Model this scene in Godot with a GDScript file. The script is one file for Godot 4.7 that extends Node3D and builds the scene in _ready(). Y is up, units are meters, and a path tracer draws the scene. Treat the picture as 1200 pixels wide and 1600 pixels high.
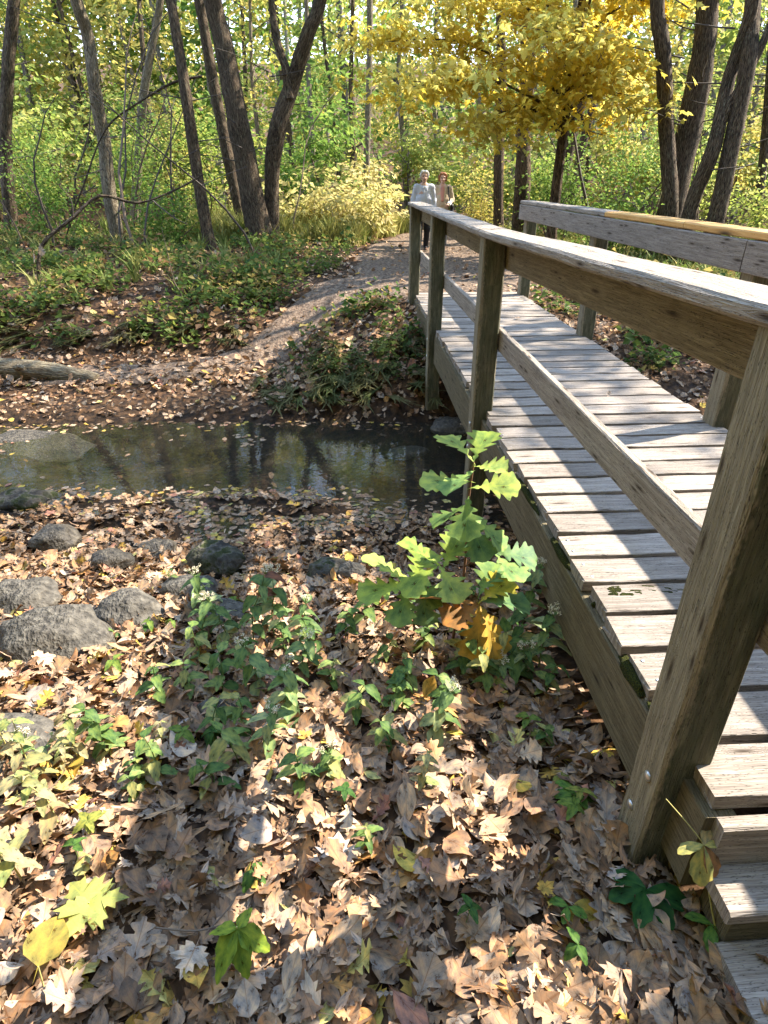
extends Node3D
# A wooden footbridge over a small woodland stream on a sunny autumn day.
# y = 0 is the top of the bridge deck; the path beyond is level with it.

const WATER_Y := -0.955
const SUN_FROM := Vector3(0.669, 0.695, -0.266)

var rng := RandomNumberGenerator.new()
var used := {}
var M := {}
var T := {}
var G := {}
var bumps := FastNoiseLite.new()
var rough := FastNoiseLite.new()
var rows := {}


func _ready() -> void:
	rng.seed = 20251
	bumps.seed = 11
	bumps.frequency = 1.0
	bumps.fractal_octaves = 3
	rough.seed = 23
	rough.frequency = 1.0
	rough.fractal_octaves = 2

	# ---- camera
	var cam := Camera3D.new()
	cam.name = "camera"
	cam.position = Vector3(0, 1.42, 0)
	cam.rotation_degrees = Vector3(-28.58, 0, 0)
	cam.fov = 79.61
	cam.near = 0.05
	cam.far = 400.0
	add_child(cam)

	# ---- sky, sun, exposure
	var env := Environment.new()
	env.background_mode = Environment.BG_SKY
	var sm := ProceduralSkyMaterial.new()
	sm.sky_top_color = Color(0.54, 0.66, 0.85)
	sm.sky_horizon_color = Color(0.93, 0.95, 0.97)
	sm.sky_curve = 0.16
	sm.ground_bottom_color = Color(0.16, 0.13, 0.10)
	sm.ground_horizon_color = Color(0.40, 0.38, 0.30)
	sm.sun_angle_max = 24.0
	sm.sun_curve = 0.12
	var sky := Sky.new()
	sky.sky_material = sm
	env.sky = sky
	env.background_energy_multiplier = 1.3
	env.tonemap_mode = Environment.TONE_MAPPER_LINEAR
	env.tonemap_exposure = 3.9
	env.sdfgi_enabled = true
	env.ssao_enabled = true
	env.ssil_enabled = true
	var we := WorldEnvironment.new()
	we.name = "world"
	we.environment = env
	add_child(we)

	var sun := DirectionalLight3D.new()
	sun.name = "sun"
	sun.light_color = Color(1.0, 0.96, 0.90)
	sun.light_energy = 1.6
	sun.light_angular_distance = 0.53
	sun.shadow_enabled = true
	sun.look_at_from_position(SUN_FROM * 50.0, Vector3.ZERO, Vector3.UP)
	add_child(sun)

	make_textures()
	make_materials()
	make_leaf_meshes()

	# ---- setting
	build_ground()
	build_paths()
	build_stream()
	# ---- structure and large things
	build_bridge()
	build_named_trees()
	build_yellow_maple()
	build_shade_trees()
	build_thicket()
	build_far_wood()
	# ---- smaller things
	build_rocks()
	build_logs()
	build_people()
	build_sapling()
	build_herbs()
	build_litter()
	build_bank_plants()
	write_row_labels()


# ------------------------------------------------------------------ naming
func numbered(called: String) -> String:
	if not used.has(called):
		used[called] = 0
		return called
	used[called] += 1
	return "%s_%03d" % [called, used[called]]


func tag(o: Node, label: String, category: String, group := "") -> void:
	o.set_meta("label", label)
	o.set_meta("category", category)
	if group != "":
		o.set_meta("group", group)


func thing(called: String, at := Vector3.ZERO) -> Node3D:
	var o := Node3D.new()
	o.name = numbered(called)
	o.position = at
	add_child(o)
	return o


func part(called: String, mesh: Mesh, mat: Material, parent: Node, at := Transform3D()) -> MeshInstance3D:
	var o := MeshInstance3D.new()
	o.name = called
	o.mesh = mesh
	o.material_override = mat
	o.transform = at
	parent.add_child(o, true)
	return o


func structure(called: String, mesh: Mesh, mat: Material) -> MeshInstance3D:
	var o := part(numbered(called), mesh, mat, self)
	o.set_meta("kind", "structure")
	return o


func scatter(called: String, mesh: Mesh, mat: Material, places: Array, tints: PackedColorArray, parent: Node) -> MultiMeshInstance3D:
	var mm := MultiMesh.new()
	mm.transform_format = MultiMesh.TRANSFORM_3D
	mm.use_colors = true
	mm.mesh = mesh
	mm.instance_count = places.size()
	for i in places.size():
		mm.set_instance_transform(i, places[i])
		mm.set_instance_color(i, tints[i])
	var o := MultiMeshInstance3D.new()
	o.name = called
	o.multimesh = mm
	o.material_override = mat
	o.set_meta("kind", "stuff")
	parent.add_child(o, true)
	return o


const ONES := ["", "first", "second", "third", "fourth", "fifth", "sixth", "seventh", "eighth", "ninth", "tenth", "eleventh", "twelfth", "thirteenth", "fourteenth", "fifteenth", "sixteenth", "seventeenth", "eighteenth", "nineteenth"]
const TENS := ["", "", "twenty", "thirty", "forty", "fifty", "sixty", "seventy", "eighty", "ninety"]
const TENTHS := ["", "", "twentieth", "thirtieth", "fortieth", "fiftieth", "sixtieth", "seventieth", "eightieth", "ninetieth"]


func ordinal(n: int) -> String:
	if n < 20:
		return ONES[n]
	if n < 100:
		return TENTHS[n / 10] if n % 10 == 0 else TENS[n / 10] + "-" + ONES[n % 10]
	return "hundred-and-" + ordinal(n - 100) if n > 100 else "hundredth"


# Things that stand in a row and differ little: each is told by its place in the row, counted from the left bank side.
func in_row(row: String, o: Node3D, look: String, place: String, category: String, group: String) -> void:
	if not rows.has(row):
		rows[row] = []
	rows[row].append([o.position.x / maxf(0.3, -o.position.z + 0.7), o, look, place, category, group])


func write_row_labels() -> void:
	for row in rows:
		var list: Array = rows[row]
		list.sort_custom(func(a, b): return a[0] < b[0])
		for i in list.size():
			var e: Array = list[i]
			tag(e[1], "%s, %s from the left %s" % [e[2], ordinal(i + 1), e[3]], e[4], e[5])


# ------------------------------------------------------------------ terrain
const COLS := [
	[-40.0, [[2, -.35], [-1.2, -.42], [-2.2, -.60], [-3.2, -.80], [-4.0, -.92], [-4.7, -1.02], [-5.3, -1.2], [-5.9, -1.2], [-6.3, -1.0], [-6.8, -.86], [-7.8, -.76], [-8.5, -.70], [-9.3, -.28], [-10.3, -.05], [-13, .05], [-20, .2]]],
	[-4.4, [[2, -.35], [-1.2, -.42], [-2.2, -.60], [-3.2, -.80], [-4.0, -.90], [-4.7, -.955], [-5.3, -.965], [-5.9, -.955], [-6.3, -.92], [-6.8, -.85], [-7.8, -.76], [-8.5, -.70], [-9.3, -.28], [-10.3, -.05], [-13, .05], [-20, .2]]],
	[-2.7, [[2, -.35], [-1.2, -.43], [-2.2, -.62], [-3.2, -.83], [-4.0, -.94], [-4.7, -1.02], [-5.3, -1.2], [-5.9, -1.2], [-6.3, -1.0], [-6.8, -.86], [-7.8, -.76], [-8.5, -.70], [-9.3, -.28], [-10.3, -.05], [-13, .05], [-20, .2]]],
	[-1.35, [[2, -.35], [-1.2, -.44], [-2.2, -.62], [-3.2, -.83], [-4.0, -.94], [-4.7, -1.02], [-5.3, -1.2], [-5.9, -1.2], [-6.3, -1.0], [-6.8, -.86], [-7.8, -.74], [-8.5, -.62], [-9.3, -.38], [-10.3, -.08], [-13, .02], [-20, .1]]],
	[-.55, [[2, -.38], [-1.2, -.45], [-2.2, -.62], [-3.2, -.82], [-4.0, -.94], [-4.7, -1.02], [-5.3, -1.2], [-5.9, -1.2], [-6.35, -1.0], [-6.7, -.84], [-7.2, -.60], [-7.8, -.46], [-8.5, -.36], [-9.3, -.20], [-10.3, -.04], [-13, 0], [-20, .05]]],
	[.5, [[2, -.42], [-1.2, -.45], [-2.2, -.62], [-3.2, -.80], [-4.0, -.92], [-4.7, -1.03], [-5.3, -1.2], [-5.9, -1.2], [-6.3, -1.0], [-6.6, -.86], [-7.0, -.55], [-7.6, -.35], [-8.5, -.20], [-9.0, -.08], [-10.3, -.01], [-13, 0], [-20, .0]]],
	[2.2, [[2, -.42], [-1.2, -.46], [-2.2, -.62], [-3.2, -.82], [-4.0, -.97], [-4.7, -1.1], [-5.3, -1.2], [-5.9, -1.15], [-6.3, -.85], [-6.7, -.55], [-7.2, -.36], [-7.8, -.24], [-8.5, -.14], [-9.0, -.06], [-10.3, -.02], [-13, 0], [-20, .0]]],
	[3.6, [[2, -.42], [-1.2, -.46], [-2.2, -.62], [-3.2, -.82], [-4.0, -.97], [-4.7, -1.15], [-5.3, -1.15], [-5.7, -.95], [-6.2, -.66], [-7, -.46], [-8.5, -.30], [-10.3, -.15], [-13, -.05], [-20, 0]]],
	[40.0, [[2, -.42], [-1.2, -.46], [-2.2, -.62], [-3.2, -.82], [-4.0, -.97], [-4.7, -1.15], [-5.3, -1.15], [-5.7, -.95], [-6.2, -.66], [-7, -.46], [-8.5, -.30], [-10.3, -.15], [-13, -.05], [-20, 0]]],
]


func profile(c: Array, z: float) -> float:
	if z >= c[0][0]:
		return c[0][1]
	for i in range(1, c.size()):
		if z >= c[i][0]:
			var t: float = (c[i - 1][0] - z) / (c[i - 1][0] - c[i][0])
			return lerpf(c[i - 1][1], c[i][1], t)
	return c[c.size() - 1][1]


func level(x: float, z: float) -> float:
	var y := 0.0
	for i in range(1, COLS.size()):
		if x <= COLS[i][0] or i == COLS.size() - 1:
			var t := clampf((x - COLS[i - 1][0]) / (COLS[i][0] - COLS[i - 1][0]), 0, 1)
			t = t * t * (3 - 2 * t)
			y = lerpf(profile(COLS[i - 1][1], z), profile(COLS[i][1], z), t)
			break
	var d := -z - 22.0
	if d > 0:
		y += 0.0028 * d * d / (1.0 + d * 0.012)
	return y


func height(x: float, z: float) -> float:
	var y := level(x, z)
	var amp := 0.05 if z > -9.0 or absf(x - 0.8) > 2.2 else 0.02
	if z > -6.9 and z < -2.6:                 # bars and bays along the shore
		y += .10 * bumps.get_noise_2d(x * .75 + 30, z * 1.0) * sin(PI * (z + 2.6) / -4.3)
	return y + amp * bumps.get_noise_2d(x * 1.1, z * 1.1) + 0.02 * rough.get_noise_2d(x * 5.0, z * 5.0)


func on_ground(x: float, z: float, up := 0.0) -> Vector3:
	return Vector3(x, height(x, z) + up, z)


func ground_tilt(x: float, z: float) -> Vector3:
	var e := 0.12
	return Vector3(level(x - e, z) - level(x + e, z), 2 * e, level(x, z - e) - level(x, z + e)).normalized()


const MAIN_PATH := [[1.17, -8.85, 0.85], [1.0, -10.2, 1.35], [0.85, -12.0, 1.6], [0.8, -14.5, 1.4], [1.1, -17.0, 1.1], [2.0, -20.0, 1.0], [3.8, -24.0, 1.0]]
const SIDE_TRAIL := [[0.3, -10.7, 0.8], [-0.5, -10.0, 0.62], [-1.15, -9.1, 0.48], [-1.75, -8.2, 0.40], [-2.8, -7.75, 0.36], [-4.2, -7.6, 0.36], [-6.5, -7.7, 0.45], [-10.0, -8.2, 0.45]]


# Distance outside the trodden ground: below 0 on it.
func off_path(x: float, z: float) -> float:
	var best := 99.0
	for line in [MAIN_PATH, SIDE_TRAIL]:
		for i in range(1, line.size()):
			var a := Vector2(line[i - 1][0], line[i - 1][1])
			var b := Vector2(line[i][0], line[i][1])
			var p := Vector2(x, z)
			var t := clampf((p - a).dot(b - a) / (b - a).length_squared(), 0, 1)
			best = minf(best, p.distance_to(a.lerp(b, t)) - lerpf(line[i - 1][2], line[i][2], t))
	return best


# ------------------------------------------------------------------ mesh helpers
func array_mesh(v: PackedVector3Array, n: PackedVector3Array, uv: PackedVector2Array, idx: PackedInt32Array, c := PackedColorArray()) -> ArrayMesh:
	var a := []
	a.resize(Mesh.ARRAY_MAX)
	a[Mesh.ARRAY_VERTEX] = v
	a[Mesh.ARRAY_NORMAL] = n
	a[Mesh.ARRAY_TEX_UV] = uv
	if c.size():
		a[Mesh.ARRAY_COLOR] = c
	a[Mesh.ARRAY_INDEX] = idx
	var m := ArrayMesh.new()
	m.add_surface_from_arrays(Mesh.PRIMITIVE_TRIANGLES, a)
	return m


# A tapered tube along a line of points, with an uneven outline; u runs round it in metres, v along it.
func tube(pts: PackedVector3Array, rad: PackedFloat32Array, sides := 8, wobble := 0.0, cap := true) -> ArrayMesh:
	var v := PackedVector3Array()
	var n := PackedVector3Array()
	var uv := PackedVector2Array()
	var idx := PackedInt32Array()
	var along := 0.0
	var u_axis := Vector3.RIGHT
	var count := pts.size()
	var off := rng.randf() * 50.0
	for i in count:
		var d := (pts[mini(i + 1, count - 1)] - pts[maxi(i - 1, 0)]).normalized()
		u_axis = u_axis - d * u_axis.dot(d)
		if u_axis.length() < 0.1:
			u_axis = d.cross(Vector3.FORWARD)
		u_axis = u_axis.normalized()
		var w_axis := d.cross(u_axis)
		if i > 0:
			along += pts[i].distance_to(pts[i - 1])
		for j in sides + 1:
			var a := TAU * j / sides
			var o := u_axis * cos(a) + w_axis * sin(a)
			var r := rad[i]
			if wobble > 0:
				r *= 1.0 + wobble * rough.get_noise_3d(off + cos(a) * 1.5, sin(a) * 1.5, along * 1.3)
			v.append(pts[i] + o * r)
			n.append(o)
			uv.append(Vector2(float(j) / sides * TAU * rad[0], along))
	var s := sides + 1
	for i in count - 1:
		for j in sides:
			var a := i * s + j
			idx.append_array([a, a + s + 1, a + 1, a, a + s, a + s + 1])
	if cap:
		for e in [0, count - 1]:
			var c := v.size()
			var dd := (pts[1] - pts[0]).normalized() * -1.0 if e == 0 else (pts[e] - pts[e - 1]).normalized()
			v.append(pts[e])
			n.append(dd)
			uv.append(Vector2(0, along))
			for j in s:
				v.append(v[e * s + j])
				n.append(dd)
				uv.append(Vector2(cos(TAU * j / sides), sin(TAU * j / sides)) * rad[e])
			for j in sides:
				if e == 0:
					idx.append_array([c, c + 1 + j, c + 2 + j])
				else:
					idx.append_array([c, c + 2 + j, c + 1 + j])
	return array_mesh(v, n, uv, idx)


func line_tube(a: Vector3, b: Vector3, ra: float, rb: float, sides := 5, sag := 0.0, steps := 4) -> ArrayMesh:
	var p := PackedVector3Array()
	var r := PackedFloat32Array()
	for i in steps + 1:
		var t := float(i) / steps
		p.append(a.lerp(b, t) + Vector3(0, sag * sin(PI * t), 0))
		r.append(lerpf(ra, rb, t))
	return tube(p, r, sides)


# A sawn board along X, worn round at its long edges, slightly uneven; u along the grain.
func board(length: float, tall: float, wide: float, cham := 0.006, steps := 6, warp := 0.003, ragged := 0.0, wrap := false) -> ArrayMesh:
	var st := SurfaceTool.new()
	st.begin(Mesh.PRIMITIVE_TRIANGLES)
	st.set_smooth_group(-1)
	var hy := tall / 2
	var hz := wide / 2
	var c := cham
	var ring := [Vector2(hy, -hz + c), Vector2(hy, hz - c), Vector2(hy - c, hz), Vector2(-hy + c, hz), Vector2(-hy, hz - c), Vector2(-hy, -hz + c), Vector2(-hy + c, -hz), Vector2(hy - c, -hz)]
	var per := [0.0]
	for k in 8:
		per.append(per[k] + ring[k].distance_to(ring[(k + 1) % 8]))
	var off := Vector2(rng.randf() * 4, rng.randf())
	var round_m := 0.25
	if wrap:
		off.y = 0.0
		round_m = per[8]
	var sections := []
	for i in steps + 1:
		var x := length * (float(i) / steps - 0.5)
		var pts := []
		var wy := rng.randf_range(-warp, warp)
		var wz := rng.randf_range(-warp, warp)
		for k in 8:
			var jit := Vector2(rng.randf_range(-1, 1), rng.randf_range(-1, 1)) * warp * 0.5
			var ex := 0.0
			if i == 0 or i == steps:
				ex = rng.randf_range(-ragged, ragged)
			pts.append(Vector3(x + ex, ring[k].x + wy + jit.x, ring[k].y + wz + jit.y))
		sections.append(pts)
	for i in steps:
		for k in 8:
			var k2 := (k + 1) % 8
			var a: Vector3 = sections[i][k]
			var b: Vector3 = sections[i + 1][k]
			var cc: Vector3 = sections[i + 1][k2]
			var d: Vector3 = sections[i][k2]
			var va: float = off.y + per[k] / round_m
			var vb: float = off.y + per[k + 1] / round_m
			quad(st, a, b, cc, d, Vector2(off.x + a.x / 2, va), Vector2(off.x + b.x / 2, va), Vector2(off.x + b.x / 2, vb), Vector2(off.x + a.x / 2, vb), (a + b + cc + d) / 4 * Vector3(0, 1, 1))
	for e in [0, steps]:
		var mid := Vector3.ZERO
		for k in 8:
			mid += sections[e][k] / 8
		for k in 8:
			var a: Vector3 = sections[e][k]
			var b: Vector3 = sections[e][(k + 1) % 8]
			tri_out(st, mid, a, b, Vector2(0.02, mid.z * 4), Vector2(0.02 + a.y * .2, a.z * 4), Vector2(0.02 + b.y * .2, b.z * 4), Vector3(-1 if e == 0 else 1, 0, 0))
	st.generate_normals()
	return st.commit()


func tri_out(st: SurfaceTool, a: Vector3, b: Vector3, c: Vector3, ua: Vector2, ub: Vector2, uc: Vector2, out: Vector3) -> void:
	if (a - c).cross(a - b).dot(out) < 0:
		var t := b
		b = c
		c = t
		var tu := ub
		ub = uc
		uc = tu
	st.set_uv(ua)
	st.add_vertex(a)
	st.set_uv(ub)
	st.add_vertex(b)
	st.set_uv(uc)
	st.add_vertex(c)


func quad(st: SurfaceTool, a: Vector3, b: Vector3, c: Vector3, d: Vector3, ua: Vector2, ub: Vector2, uc: Vector2, ud: Vector2, out: Vector3) -> void:
	tri_out(st, a, b, c, ua, ub, uc, out)
	tri_out(st, a, c, d, ua, uc, ud, out)


# A stone: a ball pressed flat, pushed in and out by noise.
func stone(seed_at: float, flat := 0.6, lump := 0.28, rings := 14, sides := 20) -> ArrayMesh:
	var v := PackedVector3Array()
	var uv := PackedVector2Array()
	var idx := PackedInt32Array()
	for i in rings + 1:
		var th := PI * i / rings
		for j in sides + 1:
			var ph := TAU * (j % sides) / sides
			var d := Vector3(sin(th) * cos(ph), cos(th), sin(th) * sin(ph))
			var r := 1.0 + lump * bumps.get_noise_3d(d.x * .9 + seed_at, d.y * .9, d.z * .9 + seed_at) + 0.05 * rough.get_noise_3d(d.x * 4 + seed_at, d.y * 4, d.z * 4)
			var q := d * r
			q = Vector3(signf(q.x) * pow(absf(q.x), 0.9), q.y * flat, signf(q.z) * pow(absf(q.z), 0.9))
			v.append(q)
			uv.append(Vector2(float(j) / sides * 3, float(i) / rings * 1.5))
	var s := sides + 1
	for i in rings:
		for j in sides:
			var a := i * s + j
			idx.append_array([a, a + 1, a + s + 1, a, a + s + 1, a + s])
	return with_normals(v, uv, idx)


# Smooth normals; points that coincide share theirs.
func with_normals(v: PackedVector3Array, uv: PackedVector2Array, idx: PackedInt32Array, c := PackedColorArray()) -> ArrayMesh:
	var sum := {}
	for t in range(0, idx.size(), 3):
		var a := v[idx[t]]
		var b := v[idx[t + 1]]
		var d := v[idx[t + 2]]
		var nn := (a - d).cross(a - b)
		for p in [a, b, d]:
			var key := Vector3i((p * 5000).round())
			sum[key] = sum.get(key, Vector3.ZERO) + nn
	var n := PackedVector3Array()
	for p in v:
		n.append((sum.get(Vector3i((p * 5000).round()), Vector3.UP) as Vector3).normalized())
	return array_mesh(v, n, uv, idx, c)


# ------------------------------------------------------------------ leaves
# half: half widths from base to tip as shares of the length. The blade starts at the origin and runs along +Z, face up.
func blade(length: float, half: Array, bend := 0.0, cup := 0.2, twist := 0.0, wave := 0.0, sweep := 0.35, stalk := 0.12) -> ArrayMesh:
	var st := SurfaceTool.new()
	st.begin(Mesh.PRIMITIVE_TRIANGLES)
	st.set_smooth_group(0)
	var n := half.size() - 1
	var most := 0.01
	for w in half:
		most = maxf(most, w)
	var p := Vector3.ZERO
	var ds := length / n
	var mids := []
	var lefts := []
	var rights := []
	var ph := rng.randf() * TAU
	for i in n + 1:
		var t := float(i) / n
		var th := bend * t
		if i > 0:
			p += Vector3(0, sin(th), cos(th)) * ds
		var fwd := Vector3(0, sin(th), cos(th))
		var up := Vector3(0, cos(th), -sin(th))
		var roll := twist * t
		var side := Vector3.RIGHT * cos(roll) + up * sin(roll)
		var nrm := up * cos(roll) - Vector3.RIGHT * sin(roll)
		var w: float = half[i] * length
		mids.append(p)
		for s in [-1, 1]:
			var lift := w * sin(cup) + wave * length * sin(ph + t * 9.0 + s * 1.3)
			var q: Vector3 = p + side * (s * w * cos(cup)) + nrm * lift + fwd * (w * sweep)
			if s < 0:
				lefts.append(q)
			else:
				rights.append(q)
	for i in n:
		var t0 := float(i) / n
		var t1 := float(i + 1) / n
		var ml := Vector2(0.5, t0)
		var mh := Vector2(0.5, t1)
		var w0: float = half[i] / most * 0.5
		var w1: float = half[i + 1] / most * 0.5
		var ll := Vector2(0.5 - w0, t0)
		var lh := Vector2(0.5 - w1, t1)
		var rl := Vector2(0.5 + w0, t0)
		var rh := Vector2(0.5 + w1, t1)
		tri_out(st, mids[i], lefts[i], lefts[i + 1], ml, ll, lh, Vector3.UP)
		tri_out(st, mids[i], lefts[i + 1], mids[i + 1], ml, lh, mh, Vector3.UP)
		tri_out(st, mids[i], mids[i + 1], rights[i + 1], ml, mh, rh, Vector3.UP)
		tri_out(st, mids[i], rights[i + 1], rights[i], ml, rh, rl, Vector3.UP)
	if stalk > 0:
		var b := Vector3(0, -0.03 * length, -stalk * length)
		var k := 0.012 * length
		tri_out(st, b, Vector3(-k, 0, 0), Vector3(k, 0, 0), Vector2(.5, 0), Vector2(.49, .02), Vector2(.51, .02), Vector3.UP)
	st.generate_normals()
	return st.commit()


# A hand-shaped leaf (maple, grape): a fan of points round the stalk.
func hand_leaf(size: float, outline: Array, curl := 0.3, wave := 0.05) -> ArrayMesh:
	var st := SurfaceTool.new()
	st.begin(Mesh.PRIMITIVE_TRIANGLES)
	st.set_smooth_group(0)
	var ph := rng.randf() * TAU
	var pts := []
	var full := outline.duplicate()
	for i in range(outline.size() - 1, -1, -1):
		if outline[i].x > 0.001:
			full.append(Vector2(-outline[i].x, outline[i].y))
	for q in full:
		var r2: float = q.x * q.x + (q.y - .35) * (q.y - .35)
		var y: float = -curl * r2 + wave * sin(ph + q.x * 7 + q.y * 5)
		pts.append([Vector3(q.x, y, q.y) * size, Vector2(0.5 + q.x * 0.5, clampf(q.y * .8 + .15, 0, 1))])
	var hub := Vector3(0, 0.04, 0.30) * size
	for i in pts.size():
		var a: Array = pts[i]
		var b: Array = pts[(i + 1) % pts.size()]
		tri_out(st, hub, a[0], b[0], Vector2(.5, .39), a[1], b[1], Vector3.UP)
	var s := pts[0][0] as Vector3
	tri_out(st, s + Vector3(0, -.05, -.5) * size, s + Vector3(-.012, 0, 0) * size, s + Vector3(.012, 0, .01) * size, Vector2(.5, .1), Vector2(.5, .15), Vector2(.51, .15), Vector3.UP)
	st.generate_normals()
	return st.commit()


const MAPLE := [Vector2(0, 0.0), Vector2(.16, -.08), Vector2(.40, -.06), Vector2(.34, .08), Vector2(.56, .10), Vector2(.50, .22), Vector2(.74, .44), Vector2(.52, .42), Vector2(.50, .56), Vector2(.28, .44), Vector2(.24, .50), Vector2(.34, .72), Vector2(.18, .70), Vector2(0, 1.0)]
const STAR := [Vector2(0, 0.0), Vector2(.42, -.04), Vector2(.34, .16), Vector2(.70, .46), Vector2(.30, .42), Vector2(.22, .68), Vector2(0, 1.0)]
const OVAL := [.01, .16, .26, .30, .28, .21, .11, .01]
const HEART := [.02, .34, .42, .42, .36, .26, .14, .01]
const ROUND := [.02, .30, .42, .46, .44, .36, .22, .02]
const LANCE := [.01, .09, .14, .15, .13, .09, .05, .01]


# Half widths of an oak leaf: round lobes with deep bays between, wide where the envelope is wide.
func lobed(n: int, lobes: float, most: float, bay_low: float, bay_high: float, wide_at: float) -> Array:
	var out := []
	for i in n + 1:
		var t := float(i) / n
		var env := most * pow(sin(PI * pow(t, log(.5) / log(wide_at))), .8) if t > 0 and t < 1 else .012
		var wave := pow(.5 + .5 * cos(TAU * lobes * (t - wide_at)), .7)
		var bay := lerpf(bay_low, bay_high, smoothstep(.4, .75, t))
		out.append(maxf(.012, env * (1.0 - bay * (1.0 - wave))))
	return out


func make_leaf_meshes() -> void:
	rng.seed = 501
	var OAK := lobed(26, 4.4, .34, .80, .72, .56)
	var BUR := lobed(28, 5.6, .44, .80, .28, .64)
	# dry leaves, several ways of curling each; one metre long, scaled where they lie
	G.dry = []
	for k in 7:
		var b := rng.randf_range(-1.3, 1.4)
		G.dry.append(blade(1, OAK, b, rng.randf_range(-.3, .6), rng.randf_range(-.7, .7), .03, .30, .2))
	for k in 2:
		G.dry.append(blade(1, BUR, rng.randf_range(-.8, .8), rng.randf_range(-.2, .5), rng.randf_range(-.5, .5), .03, .22, .2))
	for k in 4:
		G.dry.append(blade(1, OVAL, rng.randf_range(-1.5, 1.6), rng.randf_range(-.4, .7), rng.randf_range(-.8, .8), .03, .1, .2))
	for k in 3:
		G.dry.append(blade(.9, HEART, rng.randf_range(-.8, 1.0), rng.randf_range(-.3, .5), rng.randf_range(-.5, .5), .035, .05, .2))
	for k in 1:
		G.dry.append(hand_leaf(.85, MAPLE, rng.randf_range(-.4, .6), .06))
	for k in 2:
		G.dry.append(blade(1, LANCE, rng.randf_range(-1.0, 1.0), rng.randf_range(0, .9), rng.randf_range(-1, 1), .02, .1, .1))
	# small far leaves
	G.far_dry = [blade(1, [.02, .3, .36, .02], .7, .3, .3, .03, .1, 0), blade(1, [.02, .26, .4, .28, .02], -.5, -.3, .4, .05, .1, 0), blade(1, [.02, .2, .12, .34, .03], .2, .5, -.5, .04, .2, 0)]
	# living leaves
	G.bur = []
	for k in 4:
		G.bur.append(blade(1, BUR, rng.randf_range(-.7, -.1), rng.randf_range(.05, .4), rng.randf_range(-.3, .3), .022, .2, .1))
	G.ovate = []
	for k in 4:
		G.ovate.append(blade(1, [.01, .18, .28, .27, .26, .20, .19, .12, .10, .01], rng.randf_range(-.9, -.2), rng.randf_range(.1, .45), rng.randf_range(-.2, .2), .012, .15, .16))
	G.heart = []
	for k in 2:
		G.heart.append(blade(1, HEART, rng.randf_range(-.8, -.3), .2, .1, .02, .05, .3))
	G.lance = [blade(1, LANCE, -.7, .4, .1, .01, .1, .08), blade(1, LANCE, -1.1, .3, -.2, .01, .1, .08)]
	G.maple = [hand_leaf(1, MAPLE, .35, .04), hand_leaf(1, MAPLE, .1, .07)]
	G.leaflet = [blade(1, [.01, .12, .2, .26, .25, .27, .18, .14, .02], -.5, .25, .1, .015, .25, .04)]


# A spray of leaves on a twig, about one metre across, used many times over in crowns and shrubs.
func spray(leaves: int, size: float, kind: String, droop := 0.3, flat := 0.35) -> ArrayMesh:
	var st := SurfaceTool.new()
	st.begin(Mesh.PRIMITIVE_TRIANGLES)
	st.set_smooth_group(-1)
	for k in leaves:
		var d := Vector3(rng.randfn(0, .30), rng.randfn(0, .30 * flat), rng.randfn(0, .30)).limit_length(.62)
		var fwd := (Vector3(d.x, 0, d.z).normalized() + Vector3(rng.randf_range(-.7, .7), -droop + rng.randf_range(-.4, .4), rng.randf_range(-.7, .7))).normalized()
		var side := fwd.cross(Vector3.UP).normalized()
		side = (side + Vector3(0, rng.randf_range(-.8, .8), 0)).normalized()
		var nrm := side.cross(fwd).normalized()
		var s := size * rng.randf_range(.7, 1.25)
		var tone := rng.randf_range(.72, 1.12)
		st.set_color(Color(tone * rng.randf_range(.94, 1.06), tone, tone * rng.randf_range(.8, 1.1)))
		if kind == "star":
			var full := STAR.duplicate()
			for i in range(STAR.size() - 2, 0, -1):
				full.append(Vector2(-STAR[i].x, STAR[i].y))
			var hub := d + fwd * s * .3 + nrm * s * .05
			for i in full.size():
				var a: Vector2 = full[i]
				var b: Vector2 = full[(i + 1) % full.size()]
				tri_out(st, hub, d + (side * a.x + fwd * a.y - nrm * (a.x * a.x * .3)) * s, d + (side * b.x + fwd * b.y - nrm * (b.x * b.x * .3)) * s, Vector2(.5, .5), Vector2(.5 + a.x * .5, a.y), Vector2(.5 + b.x * .5, b.y), nrm)
		else:
			var w := s * (.30 if kind == "oval" else .42)
			var m := d + fwd * s * .5
			var tip := d + fwd * s - nrm * s * .12
			var l := m - side * w + nrm * s * .08
			var r := m + side * w + nrm * s * .08
			tri_out(st, d, l, tip, Vector2(.5, 0), Vector2(0, .5), Vector2(.5, 1), nrm)
			tri_out(st, d, tip, r, Vector2(.5, 0), Vector2(.5, 1), Vector2(1, .5), nrm)
	st.generate_normals()
	return st.commit()


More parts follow.
